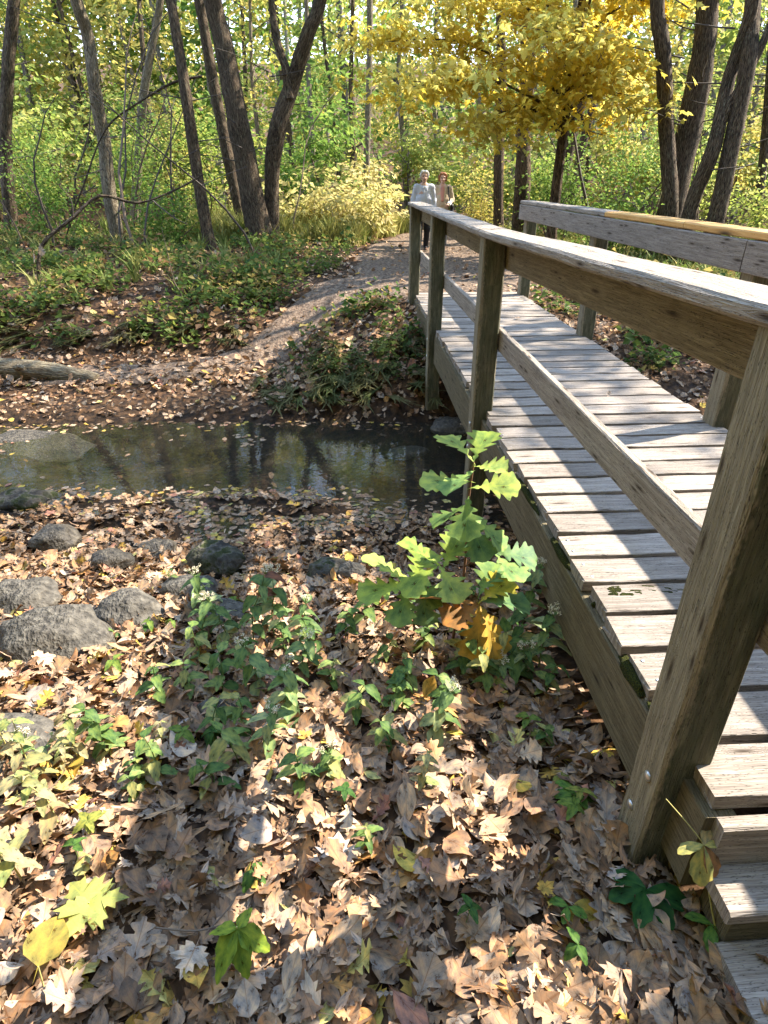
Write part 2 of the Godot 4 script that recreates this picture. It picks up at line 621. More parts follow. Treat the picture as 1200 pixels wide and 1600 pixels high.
# ------------------------------------------------------------------ textures
func wood_image(seed_n: int, w: int, h: int, knots: int, dark: Color, pale: Color, cracks: float) -> Array:
	var n1 := FastNoiseLite.new()
	n1.seed = seed_n
	n1.frequency = 1.0
	n1.fractal_octaves = 4
	var r := RandomNumberGenerator.new()
	r.seed = seed_n
	var ks := []
	for k in knots:
		ks.append([r.randf() * w, r.randf() * h, r.randf_range(5, 11)])
	var col := Image.create(w, h, false, Image.FORMAT_RGB8)
	var hgt := Image.create(w, h, false, Image.FORMAT_RGB8)
	for y in h:
		for x in w:
			# seamless along the grain by fading into the start
			var fx := float(x)
			var blend := clampf((fx - w * .85) / (w * .15), 0, 1)
			var yy := float(y)
			var knot := 0.0
			for k in ks:
				var dx: float = fx - k[0]
				var dy: float = yy - k[1]
				var d2: float = (dx * dx * .12 + dy * dy) / (k[2] * k[2])
				if d2 < 9.0:
					yy += signf(dy) * k[2] * 1.6 * exp(-d2 * .5) * -1.0
					knot = maxf(knot, exp(-d2 * 2.2))
			var a := n1.get_noise_2d(fx * .004, yy * .045)
			var b := n1.get_noise_2d(fx * .012 + 90, yy * .35)
			if blend > 0:
				a = lerpf(a, n1.get_noise_2d((fx - w) * .004, yy * .045), blend)
				b = lerpf(b, n1.get_noise_2d((fx - w) * .012 + 90, yy * .35), blend)
			var ring := sin(yy * .55 + a * 16.0)
			var v := .55 + a * .35 + b * .38 + ring * .10
			var crack := absf(n1.get_noise_2d(fx * .005 + 300, yy * .085 + 40))
			var gap := 0.0
			if crack < cracks:
				gap = 1.0 - crack / cracks
			v = clampf(v, 0, 1)
			var c := dark.lerp(pale, v)
			c = c.lerp(Color(.16, .11, .07), knot * .75)
			c = c.lerp(Color(.07, .06, .05), gap * .8)
			col.set_pixel(x, y, c)
			var e := clampf(.5 + b * .5 + ring * .13 - gap * .6 - knot * .1, 0, 1)
			hgt.set_pixel(x, y, Color(e, e, e))
	return [ImageTexture.create_from_image(col), ImageTexture.create_from_image(hgt)]


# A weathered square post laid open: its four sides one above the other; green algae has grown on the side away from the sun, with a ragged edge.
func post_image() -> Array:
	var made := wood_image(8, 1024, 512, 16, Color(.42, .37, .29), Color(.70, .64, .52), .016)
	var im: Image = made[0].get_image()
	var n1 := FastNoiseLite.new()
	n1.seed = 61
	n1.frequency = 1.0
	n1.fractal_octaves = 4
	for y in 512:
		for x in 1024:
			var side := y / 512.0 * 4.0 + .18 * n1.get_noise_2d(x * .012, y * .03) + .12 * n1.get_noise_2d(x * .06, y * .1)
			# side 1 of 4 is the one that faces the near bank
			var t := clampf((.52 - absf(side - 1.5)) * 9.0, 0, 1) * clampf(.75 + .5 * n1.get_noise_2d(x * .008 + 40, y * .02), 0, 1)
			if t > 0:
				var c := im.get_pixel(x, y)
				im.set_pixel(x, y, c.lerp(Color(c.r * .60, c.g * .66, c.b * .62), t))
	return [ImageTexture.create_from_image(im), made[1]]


func bark_image(seed_n: int, w: int, h: int, dark: Color, pale: Color, lichen: Color, share: float) -> Array:
	var n1 := FastNoiseLite.new()
	n1.seed = seed_n
	n1.frequency = 1.0
	n1.fractal_octaves = 3
	var col := Image.create(w, h, false, Image.FORMAT_RGB8)
	var hgt := Image.create(w, h, false, Image.FORMAT_RGB8)
	for y in h:
		for x in w:
			# seamless both ways: noise on a torus round u, faded along v
			var a := TAU * x / w
			var px := cos(a) * 2.6
			var py := sin(a) * 2.6
			var t := float(y) / h
			var warp := n1.get_noise_3d(px * .8, py * .8, t * 5.0) * .5
			var k := 1.0 - clampf((t - .8) / .2, 0, 1)
			var v1 := n1.get_noise_3d(px * 1.9 + warp, py * 1.9 + warp, t * 5.0)
			var v2 := n1.get_noise_3d(px * 1.9 + warp, py * 1.9 + warp, (t - 1.0) * 5.0)
			var v := lerpf(v2, v1, k)
			var ridge := clampf(absf(v) * 4.2, 0, 1)
			var fine := n1.get_noise_3d(px * 6, py * 6, t * 30.0)
			var e := clampf(ridge * .8 + fine * .3 + .1, 0, 1)
			var c := dark.lerp(pale, e)
			var lic := n1.get_noise_3d(px * 1.1 + 40, py * 1.1, t * 7.0 + 9)
			if lic > share:
				c = c.lerp(lichen, clampf((lic - share) * 5.0, 0, .6))
			col.set_pixel(x, y, c)
			hgt.set_pixel(x, y, Color(e, e, e))
	return [ImageTexture.create_from_image(col), ImageTexture.create_from_image(hgt)]


func vein_image(seed_n: int, palm: bool, vein: Color, spot: float) -> ImageTexture:
	var n1 := FastNoiseLite.new()
	n1.seed = seed_n
	n1.frequency = 1.0
	n1.fractal_octaves = 4
	var w := 192
	var im := Image.create(w, w, false, Image.FORMAT_RGB8)
	for y in w:
		for x in w:
			var u := float(x) / w - .5
			var v := float(y) / w
			var line := 0.0
			if palm:
				var p := Vector2(u * 2.0, v - .15)
				var ang := atan2(p.x, p.y)
				for a in [0.0, .72, -.72, 1.45, -1.45]:
					line = maxf(line, 1.0 - absf(ang - a) * p.length() / .025)
			else:
				line = 1.0 - absf(u) / .018
				var f := fposmod((v - absf(u) * .9) * 9.0, 1.0)
				line = maxf(line, (1.0 - minf(f, 1.0 - f) / .09) * .45)
			line = clampf(line, 0, 1)
			var m := n1.get_noise_2d(x * .013, y * .013)
			var g := n1.get_noise_2d(x * .13 + 50, y * .13)
			var t := .84 + m * .34 + g * .06
			var c := Color(t, t * (1.0 - m * .12), t * (1.0 - m * .26))
			if m + g * .35 < -spot:
				c = c.lerp(Color(.42, .28, .17), clampf((-spot - m - g * .35) * 7.0, 0, .7))
			c = c.lerp(vein, line * .6)
			im.set_pixel(x, y, c)
	return ImageTexture.create_from_image(im)


func noise_tex(seed_n: int, freq: float, colors: Array, at: Array, octaves := 5, size := 512) -> NoiseTexture2D:
	var t := NoiseTexture2D.new()
	t.width = size
	t.height = size
	t.seamless = true
	var n := FastNoiseLite.new()
	n.seed = seed_n
	n.frequency = freq
	n.fractal_octaves = octaves
	t.noise = n
	var g := Gradient.new()
	g.offsets = PackedFloat32Array(at)
	g.colors = PackedColorArray(colors)
	t.color_ramp = g
	return t


func make_textures() -> void:
	T.deck = wood_image(3, 1024, 256, 11, Color(.47, .42, .38), Color(.80, .76, .71), .022)
	T.beam = wood_image(8, 1024, 256, 6, Color(.36, .31, .22), Color(.66, .60, .47), .018)
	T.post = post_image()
	T.raw = wood_image(15, 512, 128, 3, Color(.74, .54, .30), Color(.90, .74, .49), .006)
	T.bark = bark_image(5, 256, 512, Color(.12, .10, .085), Color(.54, .49, .43), Color(.62, .63, .55), .26)
	T.bark_pale = bark_image(6, 256, 512, Color(.26, .235, .205), Color(.66, .62, .55), Color(.74, .74, .67), .22)
	T.vein = vein_image(21, false, Color(.66, .53, .42), .46)
	T.vein_live = vein_image(22, false, Color(1.0, 1.0, .80), .52)
	T.palm = vein_image(23, true, Color(1.0, 1.0, .82), .42)
	T.soil = noise_tex(31, .02, [Color(.20, .15, .11), Color(.38, .30, .22), Color(.52, .41, .30)], [.25, .5, .8])
	T.soil_h = noise_tex(31, .02, [Color.BLACK, Color.WHITE], [.2, .8])
	T.dirt = noise_tex(33, .03, [Color(.40, .345, .30), Color(.55, .49, .43), Color(.68, .62, .55)], [.25, .5, .8])
	T.dirt_h = noise_tex(34, .05, [Color.BLACK, Color.WHITE], [.2, .8])
	T.rock = noise_tex(35, .03, [Color(.25, .245, .235), Color(.40, .39, .37), Color(.54, .53, .50)], [.2, .52, .9], 6)
	T.rock_h = noise_tex(36, .06, [Color.BLACK, Color.WHITE], [.15, .85], 5)
	T.moss = noise_tex(37, .05, [Color(.10, .13, .03), Color(.25, .29, .07), Color(.38, .40, .13)], [.25, .5, .8])
	T.rock_moss = noise_tex(38, .012, [Color(.20, .195, .185), Color(.40, .39, .375), Color(.22, .25, .11), Color(.13, .17, .05)], [.3, .55, .64, .85], 5)
	T.fine = noise_tex(39, .12, [Color(.78, .78, .78), Color(1, 1, 1)], [.2, .8], 4, 256)


func mat(called: String, color: Color, roughness := 0.85) -> StandardMaterial3D:
	var m := StandardMaterial3D.new()
	m.resource_name = called
	m.albedo_color = color.linear_to_srgb()
	m.roughness = roughness
	m.metallic_specular = 0.35
	M[called] = m
	return m


# colour is in linear light and multiplies the texture
func textured(called: String, color: Color, tex: Texture2D, relief: Texture2D, depth: float, roughness := 0.85, scale := Vector3.ONE) -> StandardMaterial3D:
	var m := mat(called, color, roughness)
	m.albedo_texture = tex
	m.uv1_scale = scale
	if relief:
		m.heightmap_enabled = true
		m.heightmap_texture = relief
		m.heightmap_scale = depth
	return m


func world_mapped(m: StandardMaterial3D, per_metre: float) -> StandardMaterial3D:
	m.uv1_triplanar = true
	m.uv1_world_triplanar = true
	m.uv1_scale = Vector3.ONE * per_metre
	return m


func leafy(called: String, tex: Texture2D, through: float, roughness: float) -> StandardMaterial3D:
	var m := mat(called, Color.WHITE, roughness)
	m.albedo_texture = tex
	m.vertex_color_use_as_albedo = true
	m.metallic_specular = 0.22
	m.backlight_enabled = true
	m.backlight = Color(through, through, through).linear_to_srgb()
	return m


func make_materials() -> void:
	# bridge timber: one base wood, boards of a few tones
	for k in 4:
		var s: float = [.84, .66, .75, .58][k]
		textured("plank_wood_%d" % k, Color(.95, .94, .92) * s, T.deck[0], T.deck[1], .35, .8)
	textured("rail_wood", Color(.72, .71, .68), T.deck[0], T.deck[1], .4, .82)
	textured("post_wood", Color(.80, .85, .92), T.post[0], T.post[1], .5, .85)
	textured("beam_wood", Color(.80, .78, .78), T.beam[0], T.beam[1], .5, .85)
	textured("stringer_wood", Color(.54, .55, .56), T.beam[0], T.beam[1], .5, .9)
	textured("new_wood", Color(.90, .86, .80), T.raw[0], T.raw[1], .12, .7)
	var steel := mat("bolt_steel", Color(.55, .55, .54), .4)
	steel.metallic = 0.9
	textured("bark_dark", Color(.74, .66, .57), T.bark[0], T.bark[1], 2.6, .95, Vector3(1.3, .8, 1))
	textured("bark_brown", Color(.66, .53, .43), T.bark[0], T.bark[1], 2.6, .95, Vector3(1.1, .7, 1))
	textured("bark_grey", Color(.82, .76, .67), T.bark_pale[0], T.bark_pale[1], 2.0, .95, Vector3(1.4, .9, 1))
	textured("bark_log", Color(.72, .66, .55), T.bark_pale[0], T.bark_pale[1], 1.2, .95, Vector3(1.2, .7, 1))
	mat("twig", Color(.085, .07, .058), .9)
	mat("dead_twig", Color(.15, .11, .08), .95)
	var soil := world_mapped(textured("soil", Color(.60, .58, .55), T.soil, T.soil_h, 1.6, .95), .9)
	soil.vertex_color_use_as_albedo = true
	world_mapped(textured("trodden_dirt", Color(.54, .48, .425), T.dirt, T.dirt_h, 1.2, .95), .8)
	world_mapped(textured("rock_grey", Color(.64, .60, .54), T.rock, T.rock_h, 1.0, .85), 1.3)
	world_mapped(textured("rock_dark", Color(.54, .48, .40), T.rock, T.rock_h, 1.0, .6), 1.3)
	world_mapped(textured("rock_mossy", Color(.80, .74, .64), T.rock_moss, T.rock_h, 1.0, .9), 1.1)
	world_mapped(textured("moss", Color(.75, .66, .5), T.moss, T.rock_h, 1.5, 1.0), 6.0)
	leafy("leaf_dry", T.vein, .16, .75)
	leafy("leaf_live", T.vein_live, .8, .5)
	leafy("leaf_palm", T.palm, .8, .5)
	leafy("leaf_crown", T.fine, 1.0, .55)
	leafy("grass", T.fine, .5, .6)
	mat("stem_green", Color(.13, .19, .05), .6)
	mat("stem_brown", Color(.16, .085, .05), .7)
	mat("stem_yellow", Color(.42, .38, .14), .7)
	mat("flower_white", Color(.74, .66, .48), .8)
	# water: a clear sheet, the dark bed shows through it
	var w := mat("water", Color(.035, .032, .02), .02)
	w.transparency = BaseMaterial3D.TRANSPARENCY_ALPHA
	w.albedo_color.a = 0.35
	w.metallic_specular = 0.42
	var rip := NoiseTexture2D.new()
	rip.width = 512
	rip.height = 512
	rip.seamless = true
	rip.as_normal_map = true
	rip.bump_strength = 3.0
	var n := FastNoiseLite.new()
	n.seed = 77
	n.frequency = .035
	n.fractal_octaves = 3
	rip.noise = n
	w.normal_enabled = true
	w.normal_texture = rip
	w.normal_scale = .045
	w.uv1_scale = Vector3(.55, .8, 1)


# A leaf material of one colour for leaves that are parts of their own.
func leaf_tint(color: Color, kind := "leaf_live") -> StandardMaterial3D:
	var key := "%s_%d_%d_%d" % [kind, color.r * 100, color.g * 100, color.b * 100]
	if not M.has(key):
		var m: StandardMaterial3D = M[kind].duplicate()
		m.resource_name = kind
		m.albedo_color = color.linear_to_srgb()
		M[key] = m
	return M[key]


# ------------------------------------------------------------------ ground, paths, stream
func grid_lines(a: float, b: float, fine_a: float, fine_b: float, step: float) -> PackedFloat32Array:
	var out := PackedFloat32Array()
	var x := fine_a
	while x <= fine_b + .001:
		out.append(x)
		x += step
	var s := step
	x = fine_b
	while x < b:
		s *= 1.14
		x += s
		out.append(x)
	s = step
	x = fine_a
	while x > a:
		s *= 1.14
		x -= s
		out.insert(0, x)
	return out


func build_ground() -> void:
	var xs := grid_lines(-170, 170, -5.0, 5.0, .09)
	var zs := grid_lines(-190, 40, -12.0, .6, .08)
	var v := PackedVector3Array()
	var uv := PackedVector2Array()
	var c := PackedColorArray()
	var idx := PackedInt32Array()
	for z in zs:
		for x in xs:
			var y := height(x, z)
			v.append(Vector3(x, y, z))
			uv.append(Vector2(x, z))
			# dark humus; wet black silt in the bed
			var t := clampf((WATER_Y + .13 + .05 * rough.get_noise_2d(x * 4, z * 4) - y) / .12, 0, 1) if z > -7 and z < -3 else 0.0
			var leafy_floor := clampf((-z - 17.0) / 6.0, 0, 1)
			c.append(Color(.80, .70, .60).lerp(Color(1.0, .84, .46), leafy_floor).lerp(Color(.30, .27, .20), t))
	var w := xs.size()
	for j in zs.size() - 1:
		for i in w - 1:
			var a := j * w + i
			idx.append_array([a, a + 1, a + w + 1, a, a + w + 1, a + w])
	var o := structure("ground", with_normals(v, uv, idx, c), M.soil)
	G.ground = o


func path_strip(line: Array, lift: float) -> ArrayMesh:
	var curve := Curve3D.new()
	for i in line.size():
		var p := Vector3(line[i][0], line[i][2], line[i][1])
		var tan_v := Vector3.ZERO
		if i > 0 and i < line.size() - 1:
			tan_v = Vector3(line[i + 1][0] - line[i - 1][0], 0, line[i + 1][1] - line[i - 1][1]) * .16
		curve.add_point(p, -tan_v, tan_v)
	var total := curve.get_baked_length()
	var n := int(total / .12)
	var across := 22
	var v := PackedVector3Array()
	var uv := PackedVector2Array()
	var idx := PackedInt32Array()
	for i in n + 1:
		var p := curve.sample_baked(total * i / n)
		var q := curve.sample_baked(minf(total, total * i / n + .1))
		var b := curve.sample_baked(maxf(0, total * i / n - .1))
		var d := Vector2(q.x - b.x, q.z - b.z).normalized()
		var side := Vector2(-d.y, d.x)
		var wl := p.y * (1.0 + .22 * rough.get_noise_2d(i * .12, 3.0))
		var wr := p.y * (1.0 + .22 * rough.get_noise_2d(i * .12, 30.0))
		for k in across + 1:
			var t := float(k) / across * 2.0 - 1.0
			var at := Vector2(p.x, p.z) + side * (t * (wl if t < 0 else wr))
			var edge := clampf((1.0 - absf(t)) * 6.0, 0, 1)
			v.append(Vector3(at.x, height(at.x, at.y) + lerpf(-.03, lift, edge) - .02 * (1.0 - t * t) + .012 * rough.get_noise_2d(at.x * 3, at.y * 3), at.y))
			uv.append(at)
	var s := across + 1
	for i in n:
		for k in across:
			var a := i * s + k
			idx.append_array([a, a + s + 1, a + 1, a, a + s, a + s + 1])
	return with_normals(v, uv, idx)


func build_paths() -> void:
	structure("path", path_strip(MAIN_PATH, .045), M.trodden_dirt)
	structure("side_trail", path_strip(SIDE_TRAIL, .034), M.trodden_dirt)


func build_stream() -> void:
	var v := PackedVector3Array()
	var uv := PackedVector2Array()
	var idx := PackedInt32Array()
	var nx := 60
	for i in nx + 1:
		var x := -16.0 + 32.0 * i / nx
		for k in 7:
			var z := -2.9 - 4.3 * k / 6.0
			v.append(Vector3(x, WATER_Y, z))
			uv.append(Vector2(x, z))
	for i in nx:
		for k in 6:
			var a := i * 7 + k
			idx.append_array([a, a + 1, a + 8, a, a + 8, a + 7])
	var n := PackedVector3Array()
	n.resize(v.size())
	n.fill(Vector3.UP)
	structure("stream_water", array_mesh(v, n, uv, idx), M.water)


# ------------------------------------------------------------------ bridge
const BRIDGE_X := 0.9
const LEFT_POSTS := [-1.22, -4.12, -6.68, -8.92]
const RIGHT_POSTS := [-1.22, -3.75, -6.32, -8.80]


func lengthwise(at: Vector3) -> Transform3D:      # a board whose length (X) runs along the bridge
	return Transform3D(Basis(Vector3(0, 0, -1), Vector3.UP, Vector3(1, 0, 0)), at)


func span(x: float, z0: float, y0: float, z1: float, y1: float) -> Transform3D:   # the same, from one height to another
	var d := Vector3(0, y1 - y0, z1 - z0).normalized()
	return Transform3D(Basis(d, Vector3.RIGHT.cross(d), Vector3.RIGHT), Vector3(x, (y0 + y1) / 2, (z0 + z1) / 2))


func upright(at: Vector3) -> Transform3D:         # a board whose length stands up
	return Transform3D(Basis(Vector3(0, 1, 0), Vector3(-1, 0, 0), Vector3(0, 0, 1)), at)


# The left handrail rises a little toward the near bank.
func rail_y(z: float) -> float:
	return lerpf(1.118, 1.195, clampf((z + 4.16) / 3.6, 0, 1))


func build_bridge() -> void:
	rng.seed = 901
	var b := thing("footbridge", Vector3(BRIDGE_X, 0, 0))
	b.rotation.y = atan(0.055)
	tag(b, "weathered grey wooden footbridge with plank deck and railings crossing the stream", "bridge")
	# stringers
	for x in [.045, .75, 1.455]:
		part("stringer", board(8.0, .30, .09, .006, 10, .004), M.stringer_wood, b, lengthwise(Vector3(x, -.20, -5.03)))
	# deck planks
	var kinds := []
	for k in 7:
		kinds.append(board(1.47, .050, .166, .0025, 9, .0022, .006))
	var z := -1.13
	var count := 0
	while z > -9.02:
		var o := part("plank", kinds[rng.randi() % 7], M["plank_wood_%d" % (rng.randi() % 4)], b)
		var flip := -1.0 if rng.randf() < .5 else 1.0
		o.transform = Transform3D(Basis(Vector3(flip, 0, 0), Vector3.UP, Vector3(0, 0, flip)).rotated(Vector3.UP, rng.randf_range(-.004, .004)), Vector3(.755 + rng.randf_range(-.012, .012), -.022 + rng.randf_range(-.003, .003), z))
		z -= .195
		count += 1
	# posts
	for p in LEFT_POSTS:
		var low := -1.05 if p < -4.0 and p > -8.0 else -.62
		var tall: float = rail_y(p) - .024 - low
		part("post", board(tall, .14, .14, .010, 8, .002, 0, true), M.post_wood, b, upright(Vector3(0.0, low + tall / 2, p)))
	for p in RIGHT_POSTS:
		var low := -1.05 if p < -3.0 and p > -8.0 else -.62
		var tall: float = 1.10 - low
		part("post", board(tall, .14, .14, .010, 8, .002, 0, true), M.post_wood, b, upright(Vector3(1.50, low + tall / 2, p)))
	# left rail: cap boards, the beam under them, the lower rail
	var lb := [-.55, -4.16, -7.62, -9.06]
	for k in 3:
		var len_k: float = lb[k] - lb[k + 1] - .006
		part("cap_rail", board(len_k, .042, .19, .010, 14, .0025), M.rail_wood, b, span(.005, lb[k], rail_y(lb[k]), lb[k + 1], rail_y(lb[k + 1])))
	var bb := [-.62, -4.10, -6.70, -9.02]
	for k in 3:
		var len_k: float = bb[k] - bb[k + 1] - .008
		part("rail_beam", board(len_k, .175, .04, .006, 10, .002), M.beam_wood, b, span(.094, bb[k], rail_y(bb[k]) - .112, bb[k + 1], rail_y(bb[k + 1]) - .112))
		part("lower_rail", board(len_k, .135, .04, .006, 10, .002), M.rail_wood, b, lengthwise(Vector3(.094, .482, (bb[k] + bb[k + 1]) / 2)))
	# right rail
	var rb := [-.55, -4.56, -6.02, -7.55, -9.02]
	for k in 4:
		var len_k: float = rb[k] - rb[k + 1] - .006
		var cap := part("cap_rail", board(len_k, .042, .19, .008, 10, .002), M.new_wood if k < 2 else M.rail_wood, b, lengthwise(Vector3(1.495, 1.131, (rb[k] + rb[k + 1]) / 2)))
		if k < 2:
			cap.set_meta("label", "new honey-coloured cap board on the far railing")
	var rf := [-.62, -3.76, -9.0]
	for k in 2:
		var len_k: float = rf[k] - rf[k + 1] - .008
		part("rail_beam", board(len_k, .175, .04, .006, 12, .002), M["plank_wood_1"], b, lengthwise(Vector3(1.408, 1.019, (rf[k] + rf[k + 1]) / 2)))
	# bolts
	var bolt := stone(4.0, .45, .0, 6, 10)
	for p in LEFT_POSTS:
		for y in [-.10, -.28]:
			part("bolt", bolt, M.bolt_steel, b, Transform3D(Basis().rotated(Vector3.BACK, PI / 2).scaled(Vector3.ONE * .016), Vector3(-.072, y, p + rng.randf_range(-.02, .02))))
	# screws near the ends of the planks
	var screw := stone(9.0, .3, 0, 4, 8)
	for k in 16:
		for q in [[.05, -.045], [.05, .045], [1.45, 0.0]]:
			part("screw", screw, M.bolt_steel, b, Transform3D(Basis().scaled(Vector3(.0065, .003, .0065)), Vector3(q[0] + rng.randf_range(-.01, .02), .002, -1.13 + q[1] - k * .195)))
	# moss on the rotting plank and along the stringer
	var ms := [[.015, -1.55, .02, .03, .10], [.018, -1.3, .02, .025, .12], [.012, -2.3, .018, .02, .14], [.012, -2.9, .016, .02, .2]]
	for k in 16:
		var t := k / 15.0
		ms.append([.055 + .36 * t + rng.randf_range(-.02, .02), -1.945 + rng.randf_range(-.03, .02) - .02 * t, rng.randf_range(.02, .05), lerpf(.017, .008, t), rng.randf_range(.010, .022)])
	for m in ms:
		part("moss", stone(m[1] * 3, .8, .5, 10, 14), M.moss, b, Transform3D(Basis().scaled(Vector3(m[2], m[3], m[4])), Vector3(m[0], -.004 if m[0] > .05 else -.045, m[1])))
	# two steps down to the near bank
	var r1 := part("riser", board(1.46, .22, .042, .006, 6, .002), M.plank_wood_2, b, Transform3D(Basis(), Vector3(.755, -.156, -1.012)))
	r1.set_meta("label", "mossy dark board closing the end of the deck")
	part("step", board(1.46, .05, .16, .008, 6, .002), M.plank_wood_2, b, Transform3D(Basis(), Vector3(.745, -.222, -.945)))
	part("step", board(1.46, .14, .40, .012, 6, .003), M.plank_wood_2, b, Transform3D(Basis(), Vector3(.765, -.44, -.70)))
	part("step_block", board(1.40, .16, .12, .006, 4, .002), M.stringer_wood, b, Transform3D(Basis(), Vector3(.76, -.33, -.955)))


# ------------------------------------------------------------------ trees
# where each marked trunk stands: depth, then points of its axis (x, height, radius)
const TRUNKS := {
	"T1": [-14.68, [-5.82, 0.08, 0.211], [-5.81, 1.15, 0.183], [-5.76, 2.08, 0.17], [-5.68, 3.05, 0.151], [-5.67, 3.76, 0.147], [-5.68, 4.33, 0.138]],
	"T2": [-13.82, [-3.59, 0.06, 0.18], [-3.67, 1.39, 0.152], [-3.68, 2.76, 0.132], [-3.76, 3.8, 0.115], [-3.81, 4.16, 0.113]],
	"T3": [-16.50, [-3.35, 0.02, 0.189], [-3.58, 1.51, 0.181], [-3.76, 3.25, 0.156], [-3.88, 4.69, 0.135]],
	"T4": [-14.91, [-2.69, 0.09, 0.401], [-2.87, 1.14, 0.331], [-3.02, 2.64, 0.287], [-3.18, 3.79, 0.249], [-3.29, 4.38, 0.231]],
	"T5": [-15.20, [-2.55, 0.21, 0.218], [-2.45, 1.38, 0.223], [-2.23, 2.33, 0.229], [-1.89, 3.11, 0.209], [-1.49, 3.94, 0.177], [-1.24, 4.44, 0.161]],
	"T6": [-21.00, [-0.49, 0.24, 0.148], [-0.51, 1.87, 0.123], [-0.41, 3.9, 0.108], [-0.38, 5.59, 0.103]],
	"T7": [-24.00, [-2.44, 0.17, 0.135], [-2.4, 2.12, 0.119], [-2.43, 4.08, 0.103], [-2.39, 6.18, 0.088]],
	"T8": [-19.00, [-7.12, 0.11, 0.18], [-6.67, 1.53, 0.156], [-6.16, 3.26, 0.14], [-5.77, 4.32, 0.12], [-5.43, 5.19, 0.109]],
	"T9": [-17.00, [-9.45, 0.39, 0.209], [-9.06, 1.92, 0.199], [-8.53, 3.43, 0.175], [-8.02, 4.79, 0.153]],
	"M1": [-17.50, [3.01, 0.21, 0.158], [2.83, 1.8, 0.142], [2.74, 3.49, 0.135], [2.6, 4.89, 0.121]],
	"M2": [-16.00, [3.23, 0.17, 0.229], [3.18, 1.25, 0.206], [3.11, 2.38, 0.184], [3.07, 3.53, 0.163], [2.81, 4.6, 0.144]],
	"M4": [-17.00, [4.32, 0.24, 0.242], [4.34, 1.52, 0.217], [4.48, 2.69, 0.194], [4.74, 3.78, 0.158], [4.99, 4.79, 0.139]],
	"M5": [-18.50, [5.0, 0.3, 0.131], [5.1, 1.82, 0.125], [5.29, 3.21, 0.112], [5.38, 4.37, 0.093], [5.43, 5.09, 0.083]],
	"R1": [-12.40, [5.4, -0.1, 0.175], [5.18, 0.98, 0.162], [4.89, 2.16, 0.148], [4.49, 3.23, 0.136], [4.23, 3.88, 0.126]],
	"R2": [-12.90, [5.35, -0.1, 0.301], [5.39, 0.97, 0.265], [5.43, 2.0, 0.242], [5.41, 3.03, 0.22], [5.33, 3.98, 0.2]],
	"R3": [-12.00, [5.37, 0.0, 0.152], [5.41, 1.0, 0.145], [5.49, 1.86, 0.134], [5.6, 2.84, 0.118], [5.64, 3.65, 0.109]],
	"R4": [-11.90, [5.8, -0.13, 0.175], [5.79, 1.0, 0.166], [5.77, 2.13, 0.153], [5.74, 3.07, 0.141], [5.69, 3.78, 0.131]],
	"R5": [-14.00, [7.82, 0.21, 0.107], [7.51, 1.72, 0.095], [7.25, 2.77, 0.085], [6.91, 4.2, 0.074]],
}
# what sets each apart: bark, height, leaf colour, crown clusters, label
const TREE_LOOKS := {
	"T1": ["bark_grey", 12.0, "gold", 150, "pale-barked tree beside the drooping dead branch on the far bank"],
	"T2": ["bark_dark", 12.0, "green", 120, "slim dark tree standing alone just before the thickest leaning trunk"],
	"T3": ["bark_dark", 11.0, "green", 100, "slim leaning dark tree half hidden behind the thickest trunk"],
	"T4": ["bark_dark", 14.0, "lime", 190, "thickest leaning dark trunk on the far bank by the path"],
	"T5": ["bark_dark", 13.0, "lime", 160, "curving dark trunk that leans away over the pale yellow bushes"],
	"T6": ["bark_grey", 11.0, "lime", 110, "thin straight grey trunk above the yellow bushes beside the path"],
	"T7": ["bark_grey", 11.0, "lime", 100, "very thin grey trunk deep in the wood behind the yellow bushes"],
	"T8": ["bark_grey", 11.0, "green", 120, "slanting grey trunk in the wood right behind the pale-barked tree"],
	"T9": ["bark_dark", 11.0, "gold", 120, "dark trunk at the left edge of the wood"],
	"M1": ["bark_brown", 12.0, "lime", 120, "straight slim brown trunk beside the two walkers, behind the yellow leaves"],
	"M2": ["bark_brown", 13.0, "lime", 140, "stout brown trunk rising at the end of the far railing"],
	"M4": ["bark_brown", 12.0, "lime", 130, "stout brown trunk leaning away behind the yellow maple stem"],
	"M5": ["bark_brown", 11.0, "green", 90, "slim brown trunk leaning close behind the stout leaning one"],
	"R1": ["bark_dark", 11.0, "green", 40, "grey trunk bowed at the top, foremost of the clump behind the far railing"],
	"R2": ["bark_dark", 13.0, "lime", 60, "thickest dark trunk of the clump behind the far railing"],
	"R3": ["bark_dark", 11.0, "lime", 30, "slim trunk forking away from the thick one behind the far railing"],
	"R4": ["bark_dark", 12.0, "lime", 50, "dark slanting trunk nearest the picture edge behind the new cap board"],
	"R5": ["bark_dark", 10.0, "green", 80, "thin trunk at the right edge of the wood"],
}
const LEAF_COLORS := {
	"green": [Color(.17, .31, .06), Color(.25, .39, .08), Color(.33, .45, .10)],
	"lime": [Color(.38, .50, .10), Color(.52, .60, .14), Color(.64, .62, .18)],
	"gold": [Color(.72, .60, .14), Color(.78, .64, .20), Color(.58, .58, .14)],
	"cream": [Color(.80, .68, .27), Color(.84, .72, .34), Color(.70, .64, .22)],
	"maple": [Color(.98, .77, .12), Color(.99, .82, .17), Color(.97, .69, .08), Color(.99, .87, .24)],
	"rust": [Color(.34, .19, .08), Color(.40, .25, .12), Color(.30, .24, .10)],
}


func leaf_color(kind: String) -> Color:
	var list: Array = LEAF_COLORS[kind]
	var c: Color = list[rng.randi() % list.size()]
	return c.lerp(list[rng.randi() % list.size()], rng.randf()) * rng.randf_range(.8, 1.2)


